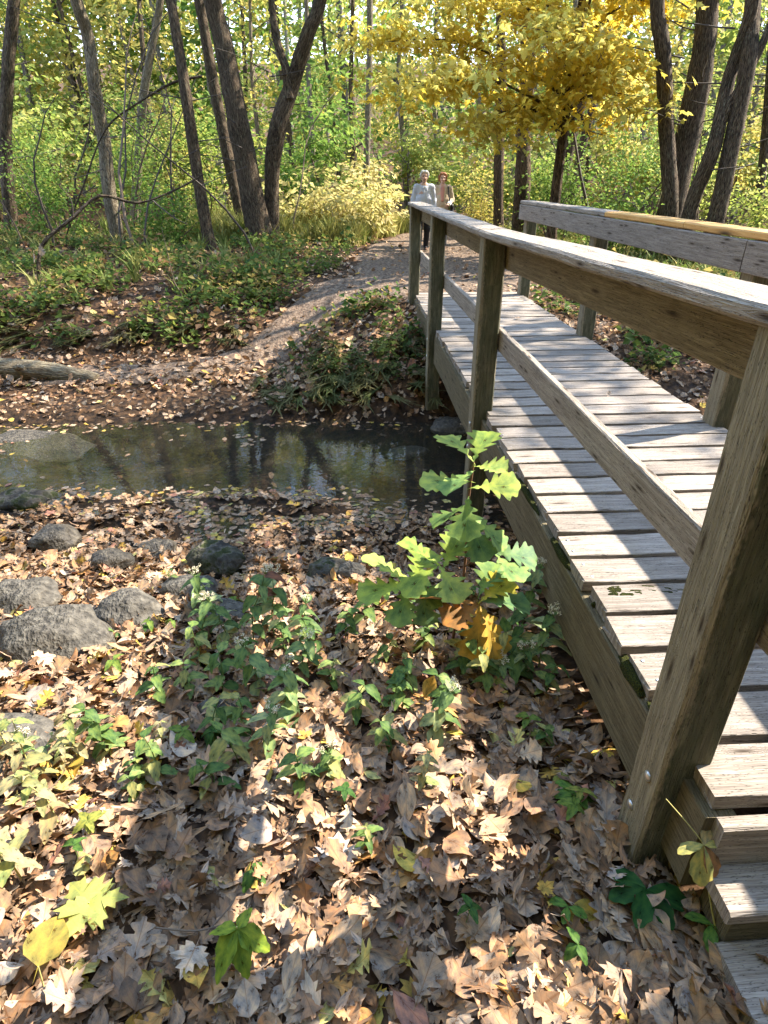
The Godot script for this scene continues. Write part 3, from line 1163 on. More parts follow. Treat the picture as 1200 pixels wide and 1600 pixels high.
func make_sprays() -> void:
	rng.seed = 640
	G.spray = [spray(16, .20, "oval"), spray(18, .17, "broad"), spray(14, .22, "oval", .5)]
	G.spray_small = [spray(22, .13, "oval", .2, .7), spray(24, .12, "broad", .1, .8)]
	G.spray_maple = [spray(15, .19, "star", .45, .30), spray(17, .18, "star", .6, .35), spray(14, .20, "star", .3, .25)]


func smooth_line(pts: PackedVector3Array, rad: PackedFloat32Array, per: int) -> Array:
	var p := PackedVector3Array()
	var r := PackedFloat32Array()
	for i in pts.size() - 1:
		for k in per:
			var t := float(k) / per
			p.append(pts[i].cubic_interpolate(pts[i + 1], pts[maxi(0, i - 1)], pts[mini(pts.size() - 1, i + 2)], t))
			r.append(lerpf(rad[i], rad[i + 1], t))
	p.append(pts[pts.size() - 1])
	r.append(rad[rad.size() - 1])
	return [p, r]


# A limb with a crooked course; returns its points so that twigs and leaves can sit on it.
func limb(from: Vector3, dir: Vector3, length: float, r0: float, kinks := 5, lift := 0.3) -> PackedVector3Array:
	var p := PackedVector3Array([from])
	var d := dir.normalized()
	for i in kinks:
		d = (d + Vector3(rng.randf_range(-.3, .3), rng.randf_range(-.12, .3) * lift * 2.0, rng.randf_range(-.3, .3))).normalized()
		p.append(p[i] + d * (length / kinks))
	return p


func taper(n: int, a: float, b: float) -> PackedFloat32Array:
	var r := PackedFloat32Array()
	for i in n:
		r.append(lerpf(a, b, float(i) / (n - 1)))
	return r


func crown_at(parent: Node3D, spots: Array, kind: String, spread: float, size: float, sprays: Array, count: int, called := "crown") -> void:
	# leaves gather round the ends of the limbs, in clumps with gaps between
	var per := {}
	for k in sprays.size():
		per[k] = [[], PackedColorArray()]
	var clumps := []
	for s in spots:
		for q in 2:
			clumps.append(s + Vector3(rng.randfn(0, .5), rng.randfn(0, .35), rng.randfn(0, .5)) * spread)
	for i in count:
		var c: Vector3 = clumps[rng.randi() % clumps.size()]
		var at := c + Vector3(rng.randfn(0, .33), rng.randfn(0, .22), rng.randfn(0, .33)) * spread
		var s := size * rng.randf_range(.7, 1.3)
		var basis := Basis.from_euler(Vector3(rng.randf_range(-.5, .5), rng.randf() * TAU, rng.randf_range(-.5, .5))).scaled(Vector3.ONE * s)
		var k := rng.randi() % sprays.size()
		per[k][0].append(Transform3D(basis, at))
		per[k][1].append(leaf_color(kind))
	for k in sprays.size():
		if per[k][0].size():
			scatter(called, sprays[k], M.leaf_crown, per[k][0], per[k][1], parent)


func tree(called: String, trunk_pts: PackedVector3Array, trunk_rad: PackedFloat32Array, top: float, bark: String, kind: String, clusters: int, limb_from := 0.58, reach := 2.6) -> Node3D:
	var base := trunk_pts[0]
	var o := thing(called, base)
	# the trunk goes on above what is given, leaning less and less
	var pts := PackedVector3Array()
	var rad := PackedFloat32Array()
	for i in trunk_pts.size():
		pts.append(trunk_pts[i] - base)
		rad.append(trunk_rad[i])
	pts[0].y -= .25
	var last := pts.size() - 1
	var d := (pts[last] - pts[last - 1]).normalized()
	var y_left := top - pts[last].y
	var r := rad[last]
	for k in 4:
		d = (d + Vector3(rng.randf_range(-.16, .16), .35, rng.randf_range(-.16, .16))).normalized()
		pts.append(pts[pts.size() - 1] + d * (y_left / 4))
		rad.append(r * (1.0 - .22 * (k + 1)))
	# flare at the root
	var line := smooth_line(pts, rad, 4)
	var rr: PackedFloat32Array = line[1]
	rr[0] *= 1.45
	rr[1] *= 1.15
	part("trunk", tube(line[0], rr, 12, .16), M[bark], o)
	var lp: PackedVector3Array = line[0]
	var spots := [lp[lp.size() - 1]]
	var n_limbs := 7
	for k in n_limbs:
		var t := lerpf(limb_from, .96, float(k) / (n_limbs - 1))
		var at: int = clampi(int(t * (lp.size() - 1)), 1, lp.size() - 1)
		var a := k * 2.4 + rng.randf() * 1.2
		var dir := Vector3(cos(a), rng.randf_range(.25, .8), sin(a))
		var len_k := reach * rng.randf_range(.7, 1.2) * lerpf(1.0, .6, float(k) / n_limbs)
		var lpts := limb(lp[at], dir, len_k, .05)
		part("limb", tube(lpts, taper(lpts.size(), rr[at] * .5, .012), 6, .1), M[bark], o)
		spots.append(lpts[lpts.size() - 1])
		spots.append(lpts[3])
		var tw := limb(lpts[3], dir + Vector3(rng.randf_range(-1, 1), .2, rng.randf_range(-1, 1)), len_k * .5, .02, 4)
		part("twig", tube(tw, taper(tw.size(), .022, .006), 4), M.twig, o)
		spots.append(tw[tw.size() - 1])
	if clusters > 0:
		crown_at(o, spots, kind, .8, .8, G.spray, int(clusters * (.75 if base.x < 5.0 else .42)))
	return o


func build_named_trees() -> void:
	make_sprays()
	rng.seed = 712
	for key in TRUNKS:
		var row: Array = TRUNKS[key]
		var look: Array = TREE_LOOKS[key]
		var pts := PackedVector3Array()
		var rad := PackedFloat32Array()
		for i in range(1, row.size()):
			var e: Array = row[i]
			pts.append(Vector3(e[0], e[1], row[0] + rng.randf_range(-.06, .06) * (i - 1)))
			rad.append(e[2] * (.77 if key[0] == "T" else .87))
		pts[0].y = height(pts[0].x, pts[0].z)
		var o := tree("tree", pts, rad, look[1], look[0], look[2], look[3])
		tag(o, look[4], "tree", "large trees beyond the stream")
		if key == "T5":
			var f := PackedVector3Array([Vector3(.60, 2.75, 0), Vector3(.55, 3.3, -.05), Vector3(.38, 3.8, -.1), Vector3(.33, 4.6, -.2), Vector3(.25, 6.0, -.3)])
			part("limb", tube(f, taper(5, .10, .05), 8, .1), M.bark_dark, o)
		if key == "R3":
			var f2 := PackedVector3Array([Vector3(.1, 1.7, 0), Vector3(.22, 2.4, .05), Vector3(.5, 3.2, .1), Vector3(.8, 4.5, .1)])
			part("limb", tube(f2, taper(4, .09, .05), 8, .1), M.bark_dark, o)
		# bare twigs low on the trunk
		for k in 4:
			var y := rng.randf_range(1.2, 4.0)
			var a := rng.randf() * TAU
			var tw := limb(Vector3((pts[1].x - pts[0].x) * y / 1.5, y, 0), Vector3(cos(a), .1, sin(a)), rng.randf_range(.7, 1.6), .01, 5, .1)
			part("twig", tube(tw, taper(tw.size(), .014, .004), 4), M.twig, o)


func build_yellow_maple() -> void:
	rng.seed = 88
	var base := on_ground(3.40, -13.6)
	var o := thing("maple_tree", base)
	tag(o, "golden yellow maple spreading its leaves over the bridge end", "tree")
	var line := smooth_line(PackedVector3Array([Vector3(0, -.2, 0), Vector3(-.02, 1.2, 0), Vector3(-.02, 2.5, .02), Vector3(.02, 3.7, .1), Vector3(-.05, 5.2, .2), Vector3(.05, 6.8, .1)]), PackedFloat32Array([.13, .10, .085, .075, .055, .02]), 4)
	part("trunk", tube(line[0], line[1], 10, .12), M.bark_brown, o)
	# limbs in flat tiers: end point relative to the base, clusters on it
	var tiers := [
		[Vector3(0, 2.4, 0), Vector3(-3.0, 2.75, 1.2), 150], [Vector3(0, 2.7, 0), Vector3(-3.4, 3.5, .3), 170],
		[Vector3(0, 2.1, 0), Vector3(-1.6, 2.25, 1.0), 95], [Vector3(0, 2.2, 0), Vector3(-1.2, 2.0, .4), 40],
		[Vector3(0, 2.6, 0), Vector3(.3, 2.9, 1.4), 90], [Vector3(0, 2.9, 0), Vector3(1.25, 2.85, .4), 90],
		[Vector3(0, 2.5, 0), Vector3(1.05, 2.35, .8), 50], [Vector3(0, 3.3, 0), Vector3(-2.3, 4.0, .9), 140],
		[Vector3(0, 3.4, 0), Vector3(1.25, 3.9, .5), 90], [Vector3(0, 3.6, 0), Vector3(.2, 4.6, 1.2), 110],
		[Vector3(0, 3.0, 0), Vector3(-.9, 3.3, 1.5), 110], [Vector3(0, 3.2, 0), Vector3(.6, 3.5, -1.3), 80],
		[Vector3(0, 4.2, 0), Vector3(-1.3, 5.0, .2), 30], [Vector3(0, 4.4, 0), Vector3(1.2, 5.2, -.2), 24],
		[Vector3(0, 3.6, 0), Vector3(-2.3, 4.4, -.3), 90], [Vector3(0, 2.2, 0), Vector3(.3, 1.95, .9), 10],
	]
	var per := [[[], PackedColorArray()], [[], PackedColorArray()], [[], PackedColorArray()]]
	for t in tiers:
		var a: Vector3 = t[0]
		var b: Vector3 = t[1]
		var p := PackedVector3Array()
		for k in 6:
			var s := k / 5.0
			p.append(a.lerp(b, s) + Vector3(0, .35 * sin(PI * s), 0) + Vector3(rng.randf_range(-.08, .08), rng.randf_range(-.05, .05), rng.randf_range(-.08, .08)) * (1.0 if k in [1, 2, 3, 4] else 0.0))
		part("limb", tube(p, taper(6, .032, .006), 6), M.twig, o)
		for k in 3:
			var q := p[2 + k]
			var dirn := (b - a).normalized() + Vector3(rng.randf_range(-1, 1), -.1, rng.randf_range(-1, 1))
			var tw := limb(q, dirn, .7, .01, 4, .0)
			part("twig", tube(tw, taper(tw.size(), .010, .004), 4), M.twig, o)
		for k in int(t[2] * .48):
			var s := pow(rng.randf(), .55)
			var wide := .25 + .55 * s
			var at := a.lerp(b, s * 1.08) + Vector3(0, .35 * sin(PI * minf(s, 1.0)), 0) + Vector3(rng.randfn(0, wide * .55), rng.randfn(0, .13) - .08 * s, rng.randfn(0, wide * .55))
			var basis := Basis.from_euler(Vector3(rng.randf_range(-.35, .35), rng.randf() * TAU, rng.randf_range(-.35, .35))).scaled(Vector3.ONE * rng.randf_range(.45, .75))
			var j := rng.randi() % 3
			per[j][0].append(Transform3D(basis, at))
			per[j][1].append(leaf_color("maple") if rng.randf() > .06 else leaf_color("gold"))
	for j in 3:
		scatter("crown", G.spray_maple[j], M.leaf_crown, per[j][0], per[j][1], o)


# Trees beyond the right edge of the view; their shade falls over the stream, the deck and the near bank.
func build_shade_trees() -> void:
	rng.seed = 55
	var spots := [[7.4, -9.2, .20, 11.5, 190], [9.0, -9.8, .26, 12.0, 280], [11.0, -9.8, .2, 12.0, 120], [4.35, -2.15, .27, 12.0, 10], [12.5, -10.5, .3, 13.0, 150]]
	var words := ["slim leafy tree beyond the far railing, casting shade across the deck", "broad leafy tree on the far bank downstream of the bridge", "leafy tree standing farther downstream beside the water", "sparse thick-trunked tree on the near bank beyond the bridge steps", "tall leafy tree behind the downstream bank"]
	for i in spots.size():
		var s: Array = spots[i]
		var b := on_ground(s[0], s[1])
		var pts := PackedVector3Array([b, b + Vector3(.1, 2, 0), b + Vector3(.05, 4, .1), b + Vector3(-.1, 6, .1)])
		var o := tree("tree", pts, PackedFloat32Array([s[2], s[2] * .85, s[2] * .7, s[2] * .55]), s[3], "bark_dark", "lime", s[4], .5, 2.2)
		tag(o, words[i], "tree", "large trees beyond the stream")


# Low trees and bushes: stems from one root, leaves from knee height to the top.
func bush(called: String, at: Vector3, tall: float, wide: float, kind: String, clusters: int, size: float, stems := 4, from := 0.15) -> Node3D:
	var o := thing(called, at)
	var spots := []
	for k in stems:
		var a := TAU * k / stems + rng.randf()
		var dir := Vector3(cos(a) * wide * .35, tall * .8, sin(a) * wide * .35)
		var p := limb(Vector3(cos(a) * .06, -.1, sin(a) * .06), dir, tall * rng.randf_range(.7, .95), .02, 6, .0)
		part("stem", tube(p, taper(p.size(), .012 + tall * .006, .004), 5), M.twig if k % 2 else M.dead_twig, o)
		for j in range(2, p.size()):
			spots.append(p[j])
	var per := {0: [[], PackedColorArray()], 1: [[], PackedColorArray()]}
	for i in clusters:
		var y := lerpf(from, 1.0, rng.randf())
		var girth := wide * .5 * sqrt(maxf(.05, 1.0 - pow(absf(y - .5) / .62, 2.0)))
		var a := rng.randf() * TAU
		var r := girth * sqrt(rng.randf()) * rng.randf_range(.7, 1.15)
		var c: Vector3 = Vector3(cos(a) * r, y * tall, sin(a) * r)
		if rng.randf() < .5:
			c = c.lerp(spots[rng.randi() % spots.size()], .6)
		# gaps: leave out whole patches
		if bumps.get_noise_3d((at.x + c.x) * .9, c.y * .9, (at.z + c.z) * .9) < -.12:
			continue
		var s := size * rng.randf_range(.7, 1.35)
		var basis := Basis.from_euler(Vector3(rng.randf_range(-.6, .6), rng.randf() * TAU, rng.randf_range(-.6, .6))).scaled(Vector3.ONE * s)
		var k := rng.randi() % 2
		per[k][0].append(Transform3D(basis, c))
		per[k][1].append(leaf_color(kind))
	for k in 2:
		if per[k][0].size():
			scatter("foliage", G.spray_small[k] if size < .75 else G.spray[k], M.leaf_crown, per[k][0], per[k][1], o)
	return o


func build_thicket() -> void:
	rng.seed = 1201
	# pale yellow bushes by the path
	for s in [[-1.9, -17.0, 1.4, 1.7], [-.9, -16.8, 1.2, 1.5], [-.3, -17.8, 1.5, 1.6], [-1.4, -18.6, 1.7, 1.9], [-3.6, -18.2, 1.3, 1.6], [-.2, -19.4, 1.8, 1.8]]:
		var o := bush("yellow_bush", on_ground(s[0], s[1]), s[2], s[3], "cream", 50, .78)
		in_row("yellow", o, "pale yellow leafy bush", "among those by the path", "bush", "pale yellow bushes beside the path")
	# bushes just behind the large trees
	for k in 26:
		var x := -14.0 + 28.0 * k / 25.0 + rng.randf_range(-.4, .4)
		var z := -19.0 - rng.randf_range(0, 3.5)
		if x > .2 and x < 2.6:
			z -= 3.0
		var kind: String = ["green", "lime", "gold", "gold", "lime"][rng.randi() % 5]
		var o := bush("understory_bush", on_ground(x, z), rng.randf_range(2.0, 4.2), rng.randf_range(1.9, 2.8), kind, 80, .8)
		in_row("near_thicket", o, {"green": "green leafy", "lime": "yellow-green leafy", "gold": "yellow leafy"}[kind] + " bush", "in the thicket behind the large trees", "bush", "bushes of the thicket")
	# low bushes among the right-hand trunks and along the left edge
	for s in [[4.3, -12.6, 1.3, 1.2, "green"], [6.9, -12.4, 1.6, 1.6, "lime"], [3.9, -15.2, 2.4, 1.7, "green"], [5.9, -16.0, 3.2, 2.2, "green"], [7.6, -16.8, 3.4, 2.4, "lime"], [2.6, -18.0, 1.7, 1.4, "gold"], [9.2, -14.2, 2.8, 2.2, "lime"], [-7.6, -15.8, 2.2, 2.0, "green"], [-9.6, -15.0, 2.6, 2.4, "gold"], [-6.3, -17.2, 3.0, 2.2, "green"], [-4.6, -16.8, 2.6, 2.0, "lime"], [-8.4, -13.0, 1.4, 1.8, "green"], [-4.6, -14.4, 1.2, 1.4, "green"]]:
		var o := bush("low_bush", on_ground(s[0], s[1]), s[2], s[3], s[4], 110, .62)
		in_row("low", o, {"green": "green", "lime": "yellow-green", "gold": "yellow"}[s[4]] + " bush", "among those growing between the large trunks", "bush", "bushes between the large trunks")
	# slender young trees in the wood
	for k in 30:
		var x := -20.0 + 40.0 * k / 29.0 + rng.randf_range(-.5, .5)
		var z := -24.0 - rng.randf_range(0, 6.0)
		var b := on_ground(x, z)
		var lean := rng.randf_range(-.5, .5)
		var pts := PackedVector3Array([b, b + Vector3(lean * .4, 2, 0), b + Vector3(lean, 4.2, .1)])
		var r := rng.randf_range(.07, .16)
		var kind: String = ["lime", "gold", "lime", "gold"][rng.randi() % 4]
		var o := young_tree("young_tree", pts, r, rng.randf_range(9, 12), kind, 105)
		in_row("young", o, {"green": "slender green", "lime": "slender yellow-green", "gold": "slender yellow"}[kind] + " young tree", "in the wood behind the thicket", "tree", "slender trees in the wood")


func young_tree(called: String, trunk_pts: PackedVector3Array, r: float, top: float, kind: String, clusters: int) -> Node3D:
	var base := trunk_pts[0]
	var o := thing(called, base)
	var pts := PackedVector3Array()
	for p in trunk_pts:
		pts.append(p - base)
	pts[0].y -= .2
	var last := pts[pts.size() - 1]
	pts.append(Vector3(last.x + rng.randf_range(-.4, .4), (last.y + top) / 2, last.z))
	pts.append(Vector3(last.x + rng.randf_range(-.6, .6), top, last.z))
	part("trunk", tube(pts, taper(pts.size(), r, r * .25), 7, .1), M.bark_grey if rng.randf() < .4 else M.bark_dark, o)
	var per := {0: [[], PackedColorArray()], 1: [[], PackedColorArray()]}
	for i in clusters:
		var y := lerpf(1.0, top, pow(rng.randf(), .9))
		var rr := lerpf(1.7, 1.2, y / top) * sqrt(rng.randf())
		var a := rng.randf() * TAU
		var c := Vector3(last.x * y / 4.2 + cos(a) * rr, y, sin(a) * rr)
		if bumps.get_noise_3d((base.x + c.x) * .6, c.y * .6, (base.z + c.z) * .6) < -.08:
			continue
		var k := rng.randi() % 2
		per[k][0].append(Transform3D(Basis.from_euler(Vector3(rng.randf_range(-.5, .5), rng.randf() * TAU, rng.randf_range(-.5, .5))).scaled(Vector3.ONE * rng.randf_range(.8, 1.4)), c))
		per[k][1].append(leaf_color(kind))
	for k in 2:
		scatter("crown", G.spray[k], M.leaf_crown, per[k][0], per[k][1], o)
	for k in 5:
		var y := rng.randf_range(1.5, top * .7)
		var a := rng.randf() * TAU
		var p := limb(Vector3(last.x * y / 4.2, y, 0), Vector3(cos(a), .5, sin(a)), rng.randf_range(1.0, 1.8), .02, 4)
		part("limb", tube(p, taper(p.size(), r * .25, .006), 4), M.twig, o)
	return o


func build_far_wood() -> void:
	# the wooded slope behind reads as one mass; the same wood goes on at the back of the near bank
	rng.seed = 3003
	woods("far_woods", "mass of yellow-green trees covering the slope far behind the stream", 185, false)
	woods("near_woods", "wood that goes on behind the near bank and the viewpoint", 125, true)


func woods(called: String, label: String, number: int, behind: bool) -> void:
	var o := thing(called, Vector3.ZERO)
	o.set_meta("kind", "stuff")
	tag(o, label, "woods")
	var per := {0: [[], PackedColorArray()], 1: [[], PackedColorArray()]}
	var pts_t := []
	var tints := PackedColorArray()
	for k in number:
		var z := -31.0 - pow(rng.randf(), 1.7) * 47.0
		var x := rng.randf_range(-1.05, 1.05) * (-z * .95 + 6)
		if behind:
			var a := rng.randf_range(-.15, PI + .5)
			var far := rng.randf_range(7.5, 17.0)
			x = cos(a) * far
			z = sin(a) * far + 1.0
		var b := on_ground(x, z)
		var tall := rng.randf_range(11, 18)
		var r := rng.randf_range(.10, .2)
		pts_t.append(Transform3D(Basis(Vector3(r, 0, 0), Vector3(rng.randf_range(-.08, .08) * tall, tall, 0), Vector3(0, 0, r)), b))
		tints.append(Color(.16, .14, .12) * rng.randf_range(.7, 1.6))
		var kind: String = ["lime", "green", "gold", "gold"][rng.randi() % 4]
		for i in 125:
			var y := lerpf(.05, 1.0, rng.randf())
			var rr := 2.4 * sqrt(rng.randf())
			var a := rng.randf() * TAU
			var c := b + Vector3(cos(a) * rr, y * tall, sin(a) * rr)
			if bumps.get_noise_3d(c.x * .4, c.y * .4, c.z * .4) < -.05:
				continue
			var j := rng.randi() % 2
			per[j][0].append(Transform3D(Basis.from_euler(Vector3(rng.randf_range(-.5, .5), rng.randf() * TAU, rng.randf_range(-.5, .5))).scaled(Vector3.ONE * rng.randf_range(1.3, 2.2)), c))
			per[j][1].append(leaf_color(kind))
	for j in 2:
		scatter("foliage", G.spray[j], M.leaf_crown, per[j][0], per[j][1], o)
	var rod := CylinderMesh.new()
	rod.top_radius = .45
	rod.bottom_radius = 1.0
	rod.height = 1.0
	rod.radial_segments = 7
	rod.rings = 1
	var low := []
	for t in pts_t:
		low.append(t * Transform3D(Basis(), Vector3(0, .48, 0)))
	var far_bark := mat("far_bark", Color(1, 1, 1), .95) if not M.has("far_bark") else M.far_bark as StandardMaterial3D
	far_bark.vertex_color_use_as_albedo = true
	scatter("trunks", rod, far_bark, low, tints, o)


# ------------------------------------------------------------------ rocks and fallen wood
func build_rocks() -> void:
	rng.seed = 4100
	# x, z, half width, half depth, flatness, material, label
	var list := [
		[-1.66, -2.40, .27, .19, .62, "rock_grey", "big rounded grey boulder, largest of the rocks on the near bank"],
		[-3.06, -4.60, .27, .20, .55, "rock_mossy", "flat-topped boulder with a dark mossy side at the far end of the rocks"],
		[-2.37, -3.80, .15, .14, .72, "rock_dark", "round dark mossy rock standing in the shallow water"],
		[-1.79, -3.40, .13, .10, .62, "rock_dark", "smooth dark wet rock beside the small blue puddle"],
		[-1.60, -3.66, .13, .10, .6, "rock_dark", "dark rock half under leaves at the water's edge"],
		[-1.10, -3.40, .18, .15, .75, "rock_mossy", "tall blocky rock behind the white-flowered herb"],
		[-1.16, -2.98, .17, .11, .6, "rock_grey", "grey rock between the big boulder and the flowering herb"],
		[-2.10, -2.84, .21, .15, .55, "rock_grey", "wide low rock behind the big boulder at the picture edge"],
		[-.34, -3.30, .15, .13, .7, "rock_mossy", "mossy rock at the end of the leafy bar, behind the oak sapling"],
		[-.20, -3.24, .085, .08, .95, "rock_grey", "small upright grey stone leaning on the mossy rock"],
		[-1.46, -1.62, .20, .15, .35, "rock_grey", "flat pale slab sunk among the leaves of the near bank"],
		[-.71, -1.88, .07, .05, .7, "rock_grey", "small pale stone among the green herbs"],
		[-1.42, -2.72, .17, .13, .6, "rock_grey", "dark grey rock touching the big boulder's far side"],
		[-.93, -2.74, .15, .11, .5, "rock_grey", "low grey rock under the leaves of the flowering herb"],
		[-.47, -3.02, .05, .045, .8, "rock_dark", "little black stone between the sapling and the herbs"],
		[.80, -6.28, .26, .16, .45, "rock_dark", "wet brown rock in the stream under the bridge"],
		[.25, -6.0, .20, .12, .3, "rock_dark", "flat drowned rock in the dark middle of the stream"],
		[-3.6, -5.9, .5, .26, .16, "rock_dark", "broad flat slab awash at the upstream end of the pool"],
		[-4.5, -5.2, .3, .22, .45, "rock_dark", "dark rock in the shallows beyond the flat-topped boulder"],
		[3.9, -6.2, .25, .2, .6, "rock_mossy", "mossy rock on the far bank past the second railing post"],
	]
	for i in list.size():
		var e: Array = list[i]
		var y: float = height(e[0], e[1])
		var o := part(numbered("rock"), stone(i * 7.3 + 2.0, e[4], .30, 18, 26), M[e[5]], self)
		o.transform = Transform3D(Basis.from_euler(Vector3(rng.randf_range(-.15, .15), rng.randf_range(-.6, .6), rng.randf_range(-.15, .15))).scaled(Vector3(e[2], (e[2] + e[3]) / 2, e[3]) * 1.1), Vector3(e[0], y + e[3] * e[4] * .30, e[1]))
		tag(o, e[6], "rock", "rocks by the stream")


func crooked(pts: Array, r0: float, r1: float, sides := 7, wob := .15) -> ArrayMesh:
	var p := PackedVector3Array(pts)
	var line := smooth_line(p, taper(p.size(), r0, r1), 4)
	return tube(line[0], line[1], sides, wob)


func build_logs() -> void:
	rng.seed = 4300
	var o := thing("fallen_log", Vector3(-4.7, height(-4.7, -7.5), -7.55))
	part("bole", crooked([Vector3(-2.2, .12, .15), Vector3(-1.0, .13, .05), Vector3(-.2, .11, 0), Vector3(.5, .07, .02), Vector3(1.15, .0, .10)], .27, .08, 14, .3), M.bark_log, o)
	part("branch_stub", crooked([Vector3(.1, .1, 0), Vector3(.3, .2, .2), Vector3(.45, .22, .35)], .05, .02), M.bark_log, o)
	tag(o, "mossy grey fallen log tapering across the side trail", "log")
	# the dead bough that reaches out over the far bank
	var d := thing("dead_branch", on_ground(-5.35, -10.2))
	part("bough", crooked([Vector3(-.1, -.1, 0), Vector3(.05, .55, -.1), Vector3(.55, .95, -.3), Vector3(.95, 1.25, -.5), Vector3(1.5, 1.15, -.6), Vector3(2.1, 1.35, -.8), Vector3(2.5, 1.55, -.9)], .034, .009, 8, .5), M.bark_dark, d)
	part("twig", crooked([Vector3(.55, .95, -.3), Vector3(.6, 1.2, -.25), Vector3(.5, 1.4, -.2)], .014, .004, 5), M.twig, d)
	part("twig", crooked([Vector3(1.7, 1.18, -.65), Vector3(2.0, .95, -.6), Vector3(2.25, .85, -.5)], .014, .004, 5), M.twig, d)
	for q in [[Vector3(.1, .62, .02), .2], [Vector3(.0, .52, .05), -.6]]:
		part("leaf", G.dry[7], leaf_tint(Color(.56, .44, .33), "leaf_dry"), d, Transform3D(Basis.from_euler(Vector3(1.2, q[1], .3)).scaled(Vector3.ONE * .18), q[0]))
	tag(d, "bent dark dead branch reaching out of the plants on the far bank", "branch")
	var s := thing("hanging_branch", Vector3(-4.6, height(-4.6, -14.0), -14.0))
	part("bough", crooked([Vector3(1.2, 3.0, 0), Vector3(.7, 2.9, .1), Vector3(0, 2.6, .1), Vector3(-.8, 2.15, 0), Vector3(-1.4, 1.2, .1), Vector3(-1.9, .5, 0), Vector3(-2.1, .0, 0)], .024, .010, 8, .5), M.bark_dark, s)
	for k in 7:
		var a := Vector3(-.2 - k * .2, 2.6 - k * .28, 0)
		var tw := limb(a, Vector3(rng.randf_range(-1, .2), rng.randf_range(-1, .3), rng.randf_range(-.5, .5)), rng.randf_range(.5, 1.1), .01, 5, .0)
		part("twig", tube(tw, taper(tw.size(), .012, .003), 4), M.twig, s)
	tag(s, "long bare drooping branch in front of the pale-barked tree", "branch")
	var w := thing("bare_twig", on_ground(-2.95, -9.35))
	part("stem", crooked([Vector3(0, -.05, 0), Vector3(.02, .2, .03), Vector3(-.08, .45, 0), Vector3(.1, .62, .02)], .012, .004, 5), M.dead_twig, w)
	part("twig", crooked([Vector3(-.08, .45, 0), Vector3(-.1, .75, 0), Vector3(-.12, 1.1, .03)], .006, .003, 4), M.dead_twig, w)
	tag(w, "pale forked bare twig standing on the lip of the far bank", "twig")
	# fine bare stems that stand in the wood
	for k in 14:
		var x := rng.randf_range(-9, -1.2) if k < 10 else rng.randf_range(3.6, 8.5)
		var z := rng.randf_range(-16.5, -12.0) if k < 10 else rng.randf_range(-17, -14)
		var t := thing("bare_sapling", on_ground(x, z))
		var p := limb(Vector3(0, -.1, 0), Vector3(rng.randf_range(-.25, .25), 1, 0), rng.randf_range(3, 6), .02, 7, .0)
		part("stem", tube(p, taper(p.size(), rng.randf_range(.018, .04), .006), 5), M.twig if k % 3 else M.dead_twig, t)
		for j in 5:
			var tw := limb(p[2 + j % 5], Vector3(rng.randf_range(-1, 1), .4, rng.randf_range(-.6, .6)), rng.randf_range(.5, 1.3), .01, 4, .0)
			part("twig", tube(tw, taper(tw.size(), .009, .003), 4), M.twig, t)
		in_row("bare", t, "thin bare sapling with fine twigs", "of those standing among the trunks", "sapling", "bare saplings in the wood")


# ------------------------------------------------------------------ people
var sdf_bones := []
var sdf_fold := 0.0


func sdf(p: Vector3, k: float) -> float:
	var d := 9.0
	for b in sdf_bones:
		var a: Vector3 = b[0]
		var ab: Vector3 = b[1]
		var t := clampf((p - a).dot(ab) * (b[4] as float), 0, 1)
		var q := p - a - ab * t
		var sc: Vector3 = b[5]
		q *= sc
		var e: float = q.length() - lerpf(b[2], b[3], t)
		if sdf_fold > 0:
			e += sdf_fold * bumps.get_noise_3d(p.x * 7.0, p.y * 4.0, p.z * 7.0)
		var h := maxf(k - absf(d - e), 0.0) / k
		d = minf(d, e) - h * h * k * .25
	return d


